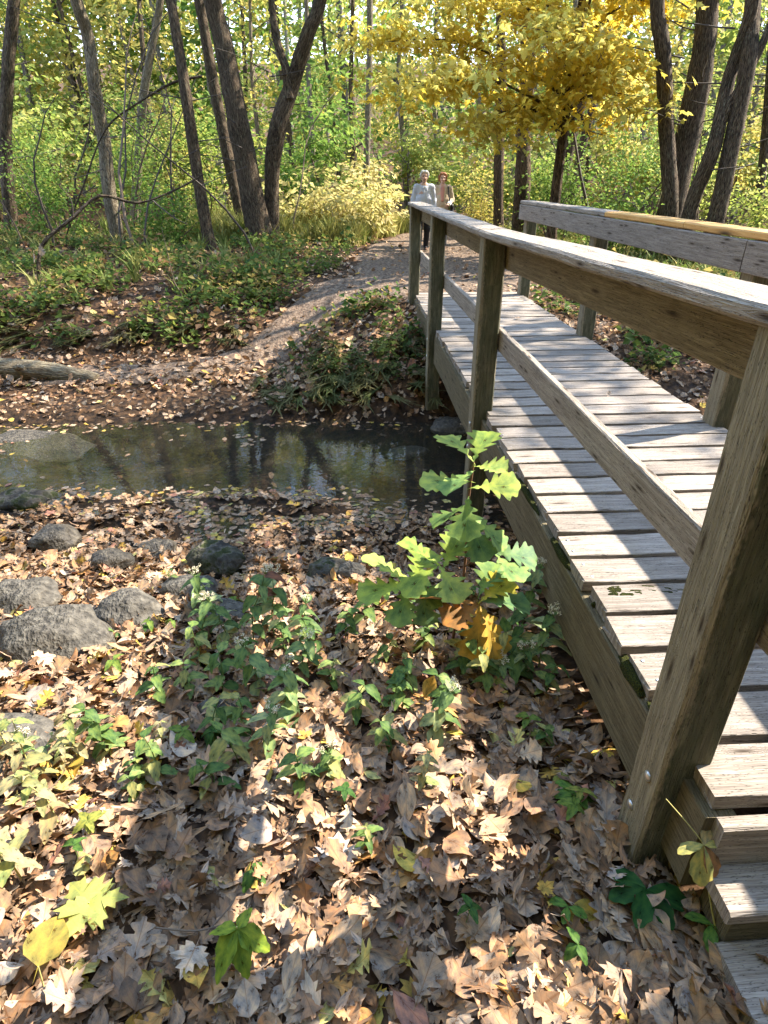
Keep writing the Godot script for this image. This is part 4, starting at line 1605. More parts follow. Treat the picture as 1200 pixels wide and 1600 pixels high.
# bones: [from, to, radius at from, radius at to, squeeze (optional)]; one smooth closed skin round them all.
func skin(bones: Array, cell: float, k := 0.03, fold := 0.0) -> ArrayMesh:
	sdf_fold = fold
	sdf_bones = []
	var lo := Vector3.ONE * 99
	var hi := Vector3.ONE * -99
	for b in bones:
		var ab: Vector3 = b[1] - b[0]
		var sc: Vector3 = b[4] if b.size() > 4 else Vector3.ONE
		sdf_bones.append([b[0], ab, b[2], b[3], 1.0 / maxf(ab.length_squared(), 1e-9), sc])
		var m := maxf(b[2], b[3]) / minf(sc.x, minf(sc.y, sc.z)) + cell * 2 + k * .3
		for e in [b[0], b[1]]:
			lo = lo.min(e - Vector3.ONE * m)
			hi = hi.max(e + Vector3.ONE * m)
	var n := Vector3i(((hi - lo) / cell).ceil()) + Vector3i.ONE
	var val := PackedFloat32Array()
	val.resize(n.x * n.y * n.z)
	var step := 4
	# coarse pass first: only blocks near the skin are worked out in full
	val.fill(1.0)
	for bz in range(0, n.z, step):
		for by in range(0, n.y, step):
			for bx in range(0, n.x, step):
				var c := lo + (Vector3(bx, by, bz) + Vector3.ONE * (step * .5)) * cell
				var dc := sdf(c, k)
				if absf(dc) > cell * step * 1.1 + k:
					if dc < 0:
						for z in range(bz, mini(bz + step, n.z)):
							for y in range(by, mini(by + step, n.y)):
								for x in range(bx, mini(bx + step, n.x)):
									val[(z * n.y + y) * n.x + x] = -1.0
					continue
				for z in range(bz, mini(bz + step, n.z)):
					for y in range(by, mini(by + step, n.y)):
						for x in range(bx, mini(bx + step, n.x)):
							val[(z * n.y + y) * n.x + x] = sdf(lo + Vector3(x, y, z) * cell, k)
	var v := PackedVector3Array()
	var uv := PackedVector2Array()
	var idx := PackedInt32Array()
	var at := PackedInt32Array()
	at.resize(val.size())
	at.fill(-1)
	var sx := 1
	var sy := n.x
	var sz := n.x * n.y
	var corner := [0, sx, sy, sx + sy, sz, sx + sz, sy + sz, sx + sy + sz]
	for z in n.z - 1:
		for y in n.y - 1:
			for x in n.x - 1:
				var i := (z * n.y + y) * n.x + x
				var inside := 0
				for c in 8:
					if val[i + corner[c]] < 0:
						inside += 1
				if inside == 0 or inside == 8:
					continue
				var sum := Vector3.ZERO
				var cnt := 0
				for e in [[0, 1], [2, 3], [4, 5], [6, 7], [0, 2], [1, 3], [4, 6], [5, 7], [0, 4], [1, 5], [2, 6], [3, 7]]:
					var va := val[i + corner[e[0]]]
					var vb := val[i + corner[e[1]]]
					if (va < 0) != (vb < 0):
						var t := va / (va - vb)
						var pa := Vector3(e[0] & 1, (e[0] >> 1) & 1, e[0] >> 2)
						var pb := Vector3(e[1] & 1, (e[1] >> 1) & 1, e[1] >> 2)
						sum += pa.lerp(pb, t)
						cnt += 1
				at[i] = v.size()
				v.append(lo + (Vector3(x, y, z) + sum / cnt) * cell)
				uv.append(Vector2(x + z, y) * cell)
	for z in range(1, n.z - 1):
		for y in range(1, n.y - 1):
			for x in range(1, n.x - 1):
				var i := (z * n.y + y) * n.x + x
				var s0 := val[i] < 0
				for axis in 3:
					var st: int = [sx, sy, sz][axis]
					var s1 := val[i + st] < 0
					if s0 == s1:
						continue
					var u: int = [sy, sz, sx][axis]
					var w: int = [sz, sx, sy][axis]
					var a := at[i - u - w]
					var b := at[i - w]
					var c := at[i]
					var d := at[i - u]
					if a < 0 or b < 0 or c < 0 or d < 0:
						continue
					if s0:
						idx.append_array([a, c, b, a, d, c])
					else:
						idx.append_array([a, b, c, a, c, d])
	return with_normals(v, uv, idx)


func hand(bones: Array, wrist: Vector3, down: Vector3, inward: Vector3) -> void:
	var palm := wrist + down * .085
	var across := down.cross(inward).normalized()
	bones.append([wrist, palm, .026, .030, Vector3(1, 1, 1)])
	for f in 4:
		var root := palm + across * (.030 - .019 * f) - down * .01
		var ln: float = [.068, .078, .072, .056][f]
		var mid := root + down * ln * .55 + inward * .012
		bones.append([root, mid, .0095, .009])
		bones.append([mid, mid + down * ln * .35 + inward * .028, .009, .0075])
	var th := wrist + down * .03 + across * .028
	bones.append([th, th + down * .035 + across * .02 + inward * .01, .011, .0095])
	bones.append([th + down * .035 + across * .02 + inward * .01, th + down * .062 + across * .018 + inward * .022, .0095, .008])


func build_people() -> void:
	mat("skin_light", Color(.55, .34, .25), .6)
	mat("cloth_pale", Color(.52, .55, .62), .9)
	mat("cloth_beige", Color(.46, .37, .26), .9)
	mat("cloth_pink", Color(.48, .24, .19), .9)
	mat("cloth_black", Color(.018, .018, .02), .85)
	mat("cloth_white", Color(.72, .72, .70), .9)
	mat("hair_white", Color(.62, .60, .56), .75)
	mat("hair_auburn", Color(.30, .12, .05), .6)
	mat("eye_dark", Color(.02, .018, .016), .3)
	mat("lip", Color(.38, .16, .13), .6)
	mat("bag_black", Color(.02, .02, .02), .5)
	person(on_ground(.84, -14.55, .03), 1.49, "older", "white-haired person in a pale grey jacket and black trousers walking toward the bridge")
	person(on_ground(1.27, -15.1, .03), 1.46, "auburn", "auburn-haired person in a beige cardigan carrying a black shoulder bag")


# Walking toward the camera (+Z); the figure's own height is 1 until it is scaled.
func person(at: Vector3, tall: float, who: String, label: String) -> void:
	var first := who == "older"
	var o := thing("person", at)
	tag(o, label, "person", "two walkers on the path")
	var s := tall / 1.65
	var sw := 1.0 if first else -1.0            # which leg is ahead
	var hipL := Vector3(-.085, .86, 0)
	var hipR := Vector3(.085, .86, 0)
	var kneeL := Vector3(-.095, .47, .10 * sw)
	var kneeR := Vector3(.095, .47, -.02 * sw + .02)
	var ankL := Vector3(-.09, .08, .13 * sw)
	var ankR := Vector3(.09, .08, -.16 * sw)
	var shL := Vector3(-.175, 1.335, -.01)
	var shR := Vector3(.175, 1.335, -.01)
	var elL := Vector3(-.245, 1.07, -.03)
	var elR := Vector3(.245, 1.07, -.02)
	var wrL := Vector3(-.25, .85, .07)
	var wrR := Vector3(.24, .85, .08)
	if not first:                               # bag arm bent, hand at the strap
		elR = Vector3(.27, 1.08, -.04)
		wrR = Vector3(.16, 1.00, .17)
	var neck := Vector3(0, 1.39, -.01)
	var head := Vector3(0, 1.55, .02)
	# the body, one skin
	var b := []
	b.append([Vector3(0, .93, 0), Vector3(0, 1.20, -.01), .125, .135, Vector3(.92, 1, 1.2)])
	b.append([Vector3(0, 1.20, -.01), Vector3(0, 1.33, -.015), .135, .11, Vector3(.85, 1, 1.2)])
	b.append([shL, shR, .05, .05])
	b.append([Vector3(0, 1.32, -.01), neck + Vector3(0, .05, .01), .055, .048])
	for leg in [[hipL, kneeL, ankL], [hipR, kneeR, ankR]]:
		b.append([leg[0], leg[1], .080, .055])
		b.append([leg[1], leg[2], .055, .036])
		b.append([leg[2] + Vector3(0, -.04, -.02), leg[2] + Vector3(0, -.055, .12), .032, .028])
	for arm in [[shL, elL, wrL], [shR, elR, wrR]]:
		b.append([arm[0], arm[1], .048, .038])
		b.append([arm[1], arm[2], .036, .026])
	part("body", skin(b, .017, .04), M.skin_light, o).scale = Vector3.ONE * s
	# head and hands on finer grids
	var hd := []
	hd.append([head + Vector3(0, .02, -.012), head + Vector3(0, .035, -.005), .088, .088, Vector3(1.16, .95, .98)])
	hd.append([head + Vector3(0, -.055, .030), head + Vector3(0, -.035, .03), .056, .066, Vector3(1.05, 1, 1)])
	hd.append([head + Vector3(0, -.09, .055), head + Vector3(0, -.085, .055), .026, .026])
	hd.append([neck, head + Vector3(0, -.06, -.01), .047, .05])
	hd.append([head + Vector3(0, .018, .093), head + Vector3(0, -.028, .108), .010, .015])
	for e in [-1, 1]:
		hd.append([head + Vector3(.080 * e, .015, -.005), head + Vector3(.083 * e, -.025, -.002), .017, .012, Vector3(1.6, 1, 1)])
		hd.append([head + Vector3(.02 * e, .034, .086), head + Vector3(.045 * e, .03, .078), .012, .010])
	part("head", skin(hd, .009, .02), M.skin_light, o).scale = Vector3.ONE * s
	var ball := stone(1.0, 1.0, 0, 8, 10)
	for e in [-1, 1]:
		part("eye", ball, M.eye_dark, o, Transform3D(Basis().scaled(Vector3(.014, .009, .006) * s), (head + Vector3(.032 * e, .012, .089)) * s))
	part("mouth", ball, M.lip, o, Transform3D(Basis().scaled(Vector3(.024, .006, .006) * s), (head + Vector3(0, -.058, .089)) * s))
	for h in [[wrL, elL, Vector3(.6, 0, .4)], [wrR, elR, Vector3(-.6, 0, .4)]]:
		var hb := []
		hand(hb, h[0], ((h[0] - h[1]) as Vector3).normalized(), (h[2] as Vector3).normalized())
		part("hand", skin(hb, .0065, .008), M.skin_light, o).scale = Vector3.ONE * s
	# hair: a cap of overlapping locks, open over the face
	var hr := []
	hr.append([head + Vector3(0, .05, -.035), head + Vector3(0, .06, -.02), .088, .088, Vector3(1.1, 1, 1)])
	hr.append([head + Vector3(0, .0, -.05), head + Vector3(0, -.03, -.05), .078, .07, Vector3(1.05, 1, 1)])
	for e in [-1, 1]:
		hr.append([head + Vector3(.07 * e, .05, .0), head + Vector3(.083 * e, .0 if first else -.04, -.02), .034, .026])
		hr.append([head + Vector3(.055 * e, .095, .045), head + Vector3(.075 * e, .05, .035), .028, .020])
	hr.append([head + Vector3(-.03, .105, .05), head + Vector3(.045, .095, .062), .032, .024])
	part("hair", skin(hr, .010, .02, .022), M.hair_white if first else M.hair_auburn, o).scale = Vector3.ONE * s
	# trousers and shoes
	var tr := []
	tr.append([Vector3(-.05, .90, 0), Vector3(.05, .90, 0), .118, .118, Vector3(1, 1, 1.1)])
	for leg in [[hipL, kneeL, ankL], [hipR, kneeR, ankR]]:
		tr.append([leg[0], leg[1], .096, .072])
		tr.append([leg[1], leg[2], .072, .062])
	part("trousers", skin(tr, .017, .03, .014), M.cloth_black, o).scale = Vector3.ONE * s
	for an in [ankL, ankR]:
		part("shoe", skin([[an + Vector3(0, -.035, -.045), an + Vector3(0, -.045, .10), .043, .038], [an + Vector3(0, .0, -.03), an + Vector3(0, -.03, -.02), .044, .044]], .014, .03), M.cloth_black, o).scale = Vector3.ONE * s
	# jacket or cardigan: hangs to the hip, open collar, sleeves to the wrist
	var jk := []
	var hem := .78 if first else .84
	jk.append([Vector3(0, hem + .06, 0), Vector3(0, 1.10, -.005), .168, .158, Vector3(.86, 1, 1.14)])
	jk.append([Vector3(0, 1.10, -.005), Vector3(0, 1.30, -.015), .158, .128, Vector3(.84, 1, 1.15)])
	jk.append([shL, shR, .066, .066])
	for arm in [[shL, elL, wrL], [shR, elR, wrR]]:
		jk.append([arm[0], arm[1], .068, .056])
		jk.append([arm[1], (arm[2] as Vector3).lerp(arm[1], .1), .056, .044])
	for e in [-1, 1]:
		jk.append([Vector3(.058 * e, 1.40, -.02), Vector3(.03 * e, 1.33, .085), .020, .016])
	jk.append([Vector3(-.05, 1.40, -.05), Vector3(.05, 1.40, -.05), .024, .024])
	part("jacket" if first else "cardigan", skin(jk, .016, .028, .02), M.cloth_pale if first else M.cloth_beige, o).scale = Vector3.ONE * s
	if first:
		part("zip", skin([[Vector3(0, .86, .150), Vector3(0, 1.30, .112), .006, .006]], .008, .01), M.cloth_white, o).scale = Vector3.ONE * s
	else:
		part("top", skin([[Vector3(0, 1.08, .128), Vector3(0, 1.34, .082), .036, .042, Vector3(.8, 1, 1.6)]], .010, .01), M.cloth_pink, o).scale = Vector3.ONE * s
		var strap := skin([[Vector3(.13, 1.40, -.03), Vector3(.135, 1.36, .075), .016, .016], [Vector3(.135, 1.36, .075), Vector3(.185, 1.02, .145), .016, .016], [Vector3(.13, 1.40, -.03), Vector3(.22, 1.0, -.12), .016, .016]], .012, .01)
		part("bag_strap", strap, M.bag_black, o).scale = Vector3.ONE * s
		part("bag", skin([[Vector3(.25, .93, -.08), Vector3(.25, .93, .10), .075, .075, Vector3(1.8, 1, 1)], [Vector3(.25, .82, -.08), Vector3(.25, .82, .10), .08, .08, Vector3(1.6, 1, 1)]], .014, .03), M.bag_black, o).scale = Vector3.ONE * s
		part("cuff", skin([[wrR.lerp(elR, .25), wrR.lerp(elR, -.02), .052, .050]], .010, .01), M.cloth_white, o).scale = Vector3.ONE * s


# ------------------------------------------------------------------ near plants
func leaf_on(parent: Node, mesh: Mesh, m: Material, at: Vector3, yaw: float, pitch: float, roll: float, size: float) -> void:
	part("leaf", mesh, m, parent, Transform3D((Basis.from_euler(Vector3(-pitch, yaw, roll))).scaled(Vector3.ONE * size), at))


func build_sapling() -> void:
	rng.seed = 5000
	var base := on_ground(.32, -2.33)
	var o := thing("oak_sapling", base)
	tag(o, "young oak sapling with large bright green lobed leaves beside the bridge", "sapling")
	var p := PackedVector3Array([Vector3(0, -.05, 0), Vector3(.03, .25, .01), Vector3(.05, .52, -.02), Vector3(.04, .80, 0), Vector3(.05, 1.02, .01)])
	part("stem", crooked([p[0], p[1], p[2], p[3], p[4]], .009, .004, 6, .1), M.stem_brown, o)
	# two side shoots carry the lower leaves
	var shoots := [[Vector3(.035, .30, 0), Vector3(-.12, .42, .06), Vector3(-.20, .47, .08)], [Vector3(.045, .42, 0), Vector3(-.04, .52, .06), Vector3(-.08, .56, .08)], [Vector3(.03, .24, 0), Vector3(.07, .36, .10), Vector3(.10, .40, .15)], [Vector3(.05, .5, 0), Vector3(.12, .58, .03), Vector3(.16, .6, .04)]]
	for s in shoots:
		part("shoot", crooked(s, .005, .0025, 5, .0), M.stem_brown, o)
	var bright := [leaf_tint(Color(.36, .50, .11)), leaf_tint(Color(.48, .60, .16)), leaf_tint(Color(.28, .44, .14)), leaf_tint(Color(.21, .36, .16))]
	var gold := leaf_tint(Color(.62, .52, .08))
	var rust := leaf_tint(Color(.46, .23, .08))
	var ochre := leaf_tint(Color(.58, .37, .07))
	# at, yaw (0 = toward the camera, + = to the right), pitch up, roll, size, colour
	var L := [
		[Vector3(.05, 1.02, .01), -2.4, .55, .2, .20, 1], [Vector3(.05, 1.02, .01), 2.7, .6, -.2, .18, 0], [Vector3(.05, 1.00, .01), .9, .25, .1, .15, 1], [Vector3(.05, .98, .01), -.7, -.1, .2, .19, 2], [Vector3(.045, .93, .01), -1.5, .05, -.2, .21, 1],
		[Vector3(.045, .90, .01), 1.5, .15, .3, .20, 1], [Vector3(.04, .86, .01), -.2, -.5, .1, .20, 2], [Vector3(.04, .82, .01), -1.1, -.3, .2, .18, 2],
		[Vector3(.045, .76, 0), 1.1, -.35, -.1, .21, 2], [Vector3(.045, .74, 0), .5, -.6, .2, .19, 3], [Vector3(.16, .6, .04), 1.5, .0, .3, .20, 3], [Vector3(.16, .6, .04), .6, -.2, -.2, .19, 2],
		[Vector3(-.08, .56, .08), -1.9, .45, .1, .20, 0], [Vector3(-.08, .56, .08), -.9, -.15, .1, .21, 0], [Vector3(-.08, .56, .08), .4, -.2, .0, .20, 1], [Vector3(-.06, .54, .08), 2.6, .5, .2, .19, 0],
		[Vector3(-.20, .47, .08), -2.0, .35, .25, .24, 1], [Vector3(-.20, .47, .08), 2.6, .55, .1, .20, 0], [Vector3(-.20, .47, .08), -1.3, -.1, -.1, .24, 0], [Vector3(-.20, .46, .08), -.4, -.55, .2, .20, 2], [Vector3(-.19, .46, .08), .9, -.2, .1, .16, 2], [Vector3(-.15, .43, .07), .2, -.95, .2, .17, 3],
		[Vector3(.10, .40, .15), -1.6, .15, .5, .30, 5], [Vector3(.10, .40, .15), -.9, .0, -.4, .2, 5], [Vector3(.10, .40, .15), -.1, -.8, .2, .24, 6], [Vector3(.10, .40, .15), .55, -.55, -.3, .24, 6], [Vector3(.10, .41, .15), 2.2, .35, .1, .19, 4], [Vector3(.11, .40, .13), 1.6, .1, .0, .22, 3], [Vector3(.10, .42, .12), 2.6, .5, .0, .2, 2],
	]
	for e in L:
		var m: Material = bright[e[5]] if e[5] < 4 else [gold, rust, ochre][e[5] - 4]
		leaf_on(o, G.bur[rng.randi() % 4], m, e[0], e[1], e[2], e[3], e[4] * 1.04)


# Upright herb with leaves in pairs; flowers on top where it has them.
func herb(base: Vector3, tall: float, kind: String) -> Node3D:
	var o := thing({"A": "flowering_herb", "B": "green_herb", "C": "yellowing_herb"}[kind], base)
	var lean := Vector3(rng.randf_range(-.25, .25), 0, rng.randf_range(-.15, .25)) * tall
	var pts := [Vector3(0, -.03, 0)]
	for k in 4:
		var t := (k + 1) / 4.0
		pts.append(Vector3(lean.x * t * t + rng.randf_range(-.01, .01), tall * t, lean.z * t * t + rng.randf_range(-.01, .01)))
	part("stem", crooked(pts, .0035, .0016, 5, 0), M.stem_green if kind != "C" else M.stem_yellow, o)
	var greens := {"A": [Color(.20, .32, .11), Color(.30, .43, .17), Color(.16, .26, .09), Color(.44, .52, .25)], "B": [Color(.13, .23, .07), Color(.20, .31, .09), Color(.30, .40, .13), Color(.46, .46, .17)], "C": [Color(.46, .45, .20), Color(.54, .48, .26), Color(.36, .42, .15), Color(.48, .38, .20)]}
	var tints := []
	for c in greens[kind]:
		tints.append(leaf_tint(c))
	if kind == "A":
		if rng.randf() < .25:
			tints.append(leaf_tint(Color(.30, .14, .09)))
	var pairs := 5 if kind == "A" else (6 if kind == "C" else 4)
	if tall > .32:
		pairs += 1
	var yaw := rng.randf() * PI
	var size := clampf(tall * .42, .065, .13) * (.62 if kind == "C" else 1.0)
	for k in pairs:
		var t := lerpf(.30, .96, float(k) / maxi(1, pairs - 1))
		var at := Vector3(lean.x * t * t, tall * t, lean.z * t * t)
		yaw += PI / 2 + rng.randf_range(-.3, .3)
		for side in 2:
			var m: Material = tints[rng.randi() % tints.size()]
			var mesh: Mesh = G.ovate[rng.randi() % 4]
			leaf_on(o, mesh, m, at, yaw + side * PI + rng.randf_range(-.25, .25), rng.randf_range(-.35, .35), rng.randf_range(-.3, .3), size * rng.randf_range(.75, 1.25) * lerpf(1.1, .75, t))
	if kind == "A":
		var top := Vector3(lean.x, tall, lean.z)
		for k in 8:
			var dir := Vector3(rng.randf_range(-1, 1), 1.2, rng.randf_range(-1, 1)).normalized()
			var e := top + dir * rng.randf_range(.03, .06)
			part("stalk", line_tube(top - Vector3(0, .01, 0), e, .0012, .001, 4, 0, 2), M.stem_green, o)
			part("flower_head", G.tuft, M.flower_white, o, Transform3D(Basis.from_euler(Vector3(rng.randf(), rng.randf() * 6, rng.randf())).scaled(Vector3.ONE * rng.randf_range(.007, .012)), e))
	return o


const HERBS := [[-0.66, -2.41, 0.42, "A"], [-0.56, -2.47, 0.38, "A"], [-0.78, -2.41, 0.3, "A"], [-0.40, -2.47, 0.25, "A"], [-0.97, -2.76, 0.3, "A"], [-0.86, -2.02, 0.2, "B"], [-0.97, -1.93, 0.22, "B"], [-0.40, -1.85, 0.3, "A"], [-0.44, -1.63, 0.25, "A"], [-0.56, -1.73, 0.2, "B"], [-0.23, -2.02, 0.2, "B"], [-0.11, -1.81, 0.25, "B"], [0.00, -2.22, 0.2, "B"], [0.11, -2.02, 0.22, "B"], [0.20, -1.73, 0.28, "A"], [0.13, -1.40, 0.22, "C"], [0.72, -2.17, 0.35, "A"], [0.70, -2.45, 0.46, "A"], [0.59, -2.12, 0.3, "B"], [0.45, -1.98, 0.25, "B"], [0.35, -2.12, 0.25, "B"], [0.70, -1.98, 0.2, "B"], [-1.05, -1.26, 0.35, "C"], [-1.20, -1.39, 0.35, "C"], [-1.12, -1.55, 0.3, "C"], [-1.08, -1.09, 0.3, "C"], [-1.38, -1.55, 0.25, "C"], [-0.86, -1.49, 0.15, "B"], [-0.59, -1.43, 0.2, "B"], [-1.28, -3.02, 0.15, "B"], [-1.39, -2.47, 0.12, "B"], [-0.06, -1.20, 0.15, "B"], [-0.29, -1.43, 0.2, "B"], [-0.19, -1.49, 0.18, "B"], [0.02, -1.63, 0.2, "B"], [-0.20, -2.47, 0.2, "B"], [-0.38, -2.12, 0.25, "A"], [-0.54, -2.02, 0.3, "A"], [-0.70, -1.98, 0.25, "B"], [0.05, -1.89, 0.2, "B"], [0.27, -1.89, 0.22, "B"], [0.19, -2.34, 0.2, "B"]]


func build_herbs() -> void:
	rng.seed = 5200
	# a fuzzy head of tiny white florets
	var st := SurfaceTool.new()
	st.begin(Mesh.PRIMITIVE_TRIANGLES)
	st.set_smooth_group(-1)
	for k in 26:
		var d := Vector3(rng.randfn(0, 1), rng.randfn(0, 1), rng.randfn(0, 1)).normalized()
		var c := d * rng.randf_range(.4, 1.0)
		var a := d.cross(Vector3(.3, .8, .5)).normalized() * .22
		var b := d.cross(a).normalized() * .22
		tri_out(st, c - a, c + b, c + d * .35, Vector2(0, 0), Vector2(1, 0), Vector2(0, 1), d)
		tri_out(st, c + a, c - b, c + d * .35, Vector2(0, 0), Vector2(1, 0), Vector2(0, 1), d)
	st.generate_normals()
	G.tuft = st.commit()
	for e in HERBS:
		var o := herb(on_ground(e[0], e[1]), e[2], e[3])
		var look: String = {"A": "white-flowered pointed-leaved herb", "B": "small green leafy herb", "C": "pale yellowing herb"}[e[3]]
		in_row("herb_" + e[3], o, look, "among its kind on the near bank", "herb", {"A": "white-flowered herbs", "B": "green herbs", "C": "yellowing herbs"}[e[3]])
	# the rest of the green band between the boulders and the bridge
	for k in 28:
		var x := rng.randf_range(-1.25, .72)
		var z := -1.35 - 1.45 * rng.randf()
		if k >= 22:
			x = rng.randf_range(-1.35, -.85)
			z = rng.randf_range(-1.75, -1.0)
		var kind: String = "C" if k >= 22 else ["A", "B", "B", "B"][k % 4]
		var o := herb(on_ground(x, z), rng.randf_range(.12, .27), kind)
		var look: String = {"A": "white-flowered pointed-leaved herb", "B": "small green leafy herb", "C": "pale yellowing herb"}[kind]
		in_row("herb_" + kind, o, look, "among its kind on the near bank", "herb", {"A": "white-flowered herbs", "B": "green herbs", "C": "yellowing herbs"}[kind])
	# more seedlings among the leaves
	for k in 26:
		var x := rng.randf_range(-1.5, .7)
		var z := rng.randf_range(-3.0, -.85)
		var o := thing("seedling", on_ground(x, z, .01))
		var tall := rng.randf_range(.05, .11)
		part("stem", line_tube(Vector3(0, -.03, 0), Vector3(.01, tall, .01), .0018, .0012, 4, 0, 2), M.stem_green, o)
		var m := leaf_tint([Color(.07, .16, .04), Color(.11, .22, .05), Color(.20, .30, .06), Color(.34, .36, .08)][rng.randi() % 4])
		var yaw := rng.randf() * TAU
		for j in 3 + rng.randi() % 3:
			leaf_on(o, G.ovate[rng.randi() % 4], m, Vector3(.01, tall, .01), yaw + j * 1.5 + rng.randf() * .5, rng.randf_range(-.3, .35), rng.randf_range(-.3, .3), rng.randf_range(.04, .07))
		in_row("seedling", o, "tiny green seedling", "of those poking through the near leaves", "seedling", "seedlings in the leaf litter")
	# a few that stand out
	var a := thing("lobed_seedling", on_ground(-.82, -.98, .02))
	part("stem", line_tube(Vector3(0, -.05, 0), Vector3(0, .07, 0), .002, .0018, 5), M.stem_yellow, a)
	for k in 3:
		leaf_on(a, G.maple[k % 2], leaf_tint(Color(.50, .52, .15), "leaf_palm"), Vector3(0, .07, 0), -2.2 + k * 2.0, .05, rng.randf_range(-.2, .2), .105)
	tag(a, "seedling with jagged pale yellow-green leaves low on the near bank", "seedling")
	var b := thing("long_leaved_plant", on_ground(-.40, -.90, .02))
	part("stem", line_tube(Vector3(0, -.05, 0), Vector3(.02, .16, .02), .003, .002, 5), M.stem_yellow, b)
	for e in [[-.5, -.5, .13], [.35, -.6, .12], [1.3, -.5, .11], [-1.6, -.1, .08], [.1, -.9, .12], [2.6, .2, .06]]:
		leaf_on(b, G.ovate[1], leaf_tint(Color(.30, .42, .06)), Vector3(.02, .15, .02), e[0], e[1], .2, e[2])
	tag(b, "drooping plant with long spotted yellow-green leaves near the picture's lower edge", "plant")
	var c := thing("heart_leaved_plant", on_ground(-.88, -.80, .02))
	part("stem", line_tube(Vector3(0, -.05, 0), Vector3(0, .08, -.02), .0025, .002, 5), M.stem_yellow, c)
	leaf_on(c, G.heart[0], leaf_tint(Color(.44, .34, .08)), Vector3(0, .08, -.02), PI, .25, .1, .13)
	tag(c, "single round yellow leaf on a stalk in the lower corner", "plant")
	for q in [[.76, -1.04, .125, 5, "dark green five-fingered creeper leaf on the ground before the post"], [.90, -.94, .08, 3, "small three-leaved green creeper beside the lowest step"], [.65, -1.38, .075, 5, "light green lobed creeper among the brown leaves near the post"], [.52, -.99, .06, 3, "tiny bright green creeper in the dry oak leaves"]]:
		var cr := thing("creeper", on_ground(q[0], q[1], .03))
		part("stem", line_tube(Vector3(0, -.05, 0), Vector3(0, .045, 0), .002, .0015, 5), M.stem_green, cr)
		var m := leaf_tint(Color(.05, .15, .04) if q[2] > .1 else Color(.16, .30, .06))
		for k in q[3]:
			leaf_on(cr, G.leaflet[0], m, Vector3(0, .045, 0), -.5 + (k - (q[3] - 1) / 2.0) * (4.6 / q[3]), rng.randf_range(-.1, .2), rng.randf_range(-.2, .2), q[2] * rng.randf_range(.85, 1.1))
		tag(cr, q[4], "creeper", "creepers on the near bank")
	var v := thing("vine", on_ground(.90, -.97, .0))
	part("stem", crooked([Vector3(.03, -.02, .08), Vector3(.0, .10, .02), Vector3(-.05, .28, -.02), Vector3(-.06, .33, -.04), Vector3(-.15, .42, -.10)], .003, .0014, 5, 0), M.stem_yellow, v)
	for e in [[-1.4, .1, .075, 0], [2.6, .6, .07, 1], [-.3, -.8, .11, 0], [.5, -.7, .09, 2], [1.5, .3, .04, 0]]:
		leaf_on(v, G.leaflet[0], leaf_tint([Color(.62, .58, .20), Color(.58, .46, .22), Color(.42, .22, .10)][e[3]]), Vector3(-.06, .33, -.03), e[0], e[1], .2, e[2])
	tag(v, "withered yellow vine leaf hanging before the foot of the near post", "vine")


# ------------------------------------------------------------------ fallen leaves
const DRY := [Color(.46, .32, .225), Color(.54, .40, .29), Color(.37, .24, .155), Color(.30, .185, .115), Color(.62, .485, .365), Color(.52, .415, .33), Color(.40, .235, .135), Color(.24, .155, .10), Color(.56, .37, .22)]
const BRIGHT := [Color(.68, .50, .11), Color(.60, .38, .09), Color(.54, .29, .10), Color(.62, .55, .20), Color(.44, .22, .15)]


func dry_color() -> Color:
	if rng.randf() < .06:
		return BRIGHT[rng.randi() % BRIGHT.size()] * rng.randf_range(.8, 1.1)
	var c: Color = DRY[rng.randi() % DRY.size()]
	return c.lerp(DRY[rng.randi() % DRY.size()], rng.randf()) * rng.randf_range(.74, 1.15) * Color(1.02, .98, .90)


func under_bridge(x: float, z: float) -> bool:
	var e := x - .055 * z - .9
	return e > .06 and e < 1.46 and z < -1.0 and z > -9.0


func litter_place(x: float, z: float, size: float, tilt: float, up: float) -> Transform3D:
	var nrm := ground_tilt(x, z)
	nrm = (nrm + Vector3(rng.randfn(0, tilt), 0, rng.randfn(0, tilt))).normalized()
	var fwd := Vector3(cos(rng.randf() * TAU), 0, sin(rng.randf() * TAU))
	fwd = (fwd - nrm * fwd.dot(nrm)).normalized()
	var side := nrm.cross(fwd)
	if rng.randf() < .5:      # some lie face down
		side = -side
		nrm = -nrm
	return Transform3D(Basis(side, nrm, fwd).scaled_local(Vector3.ONE * size), Vector3(x, height(x, z) + up, z))


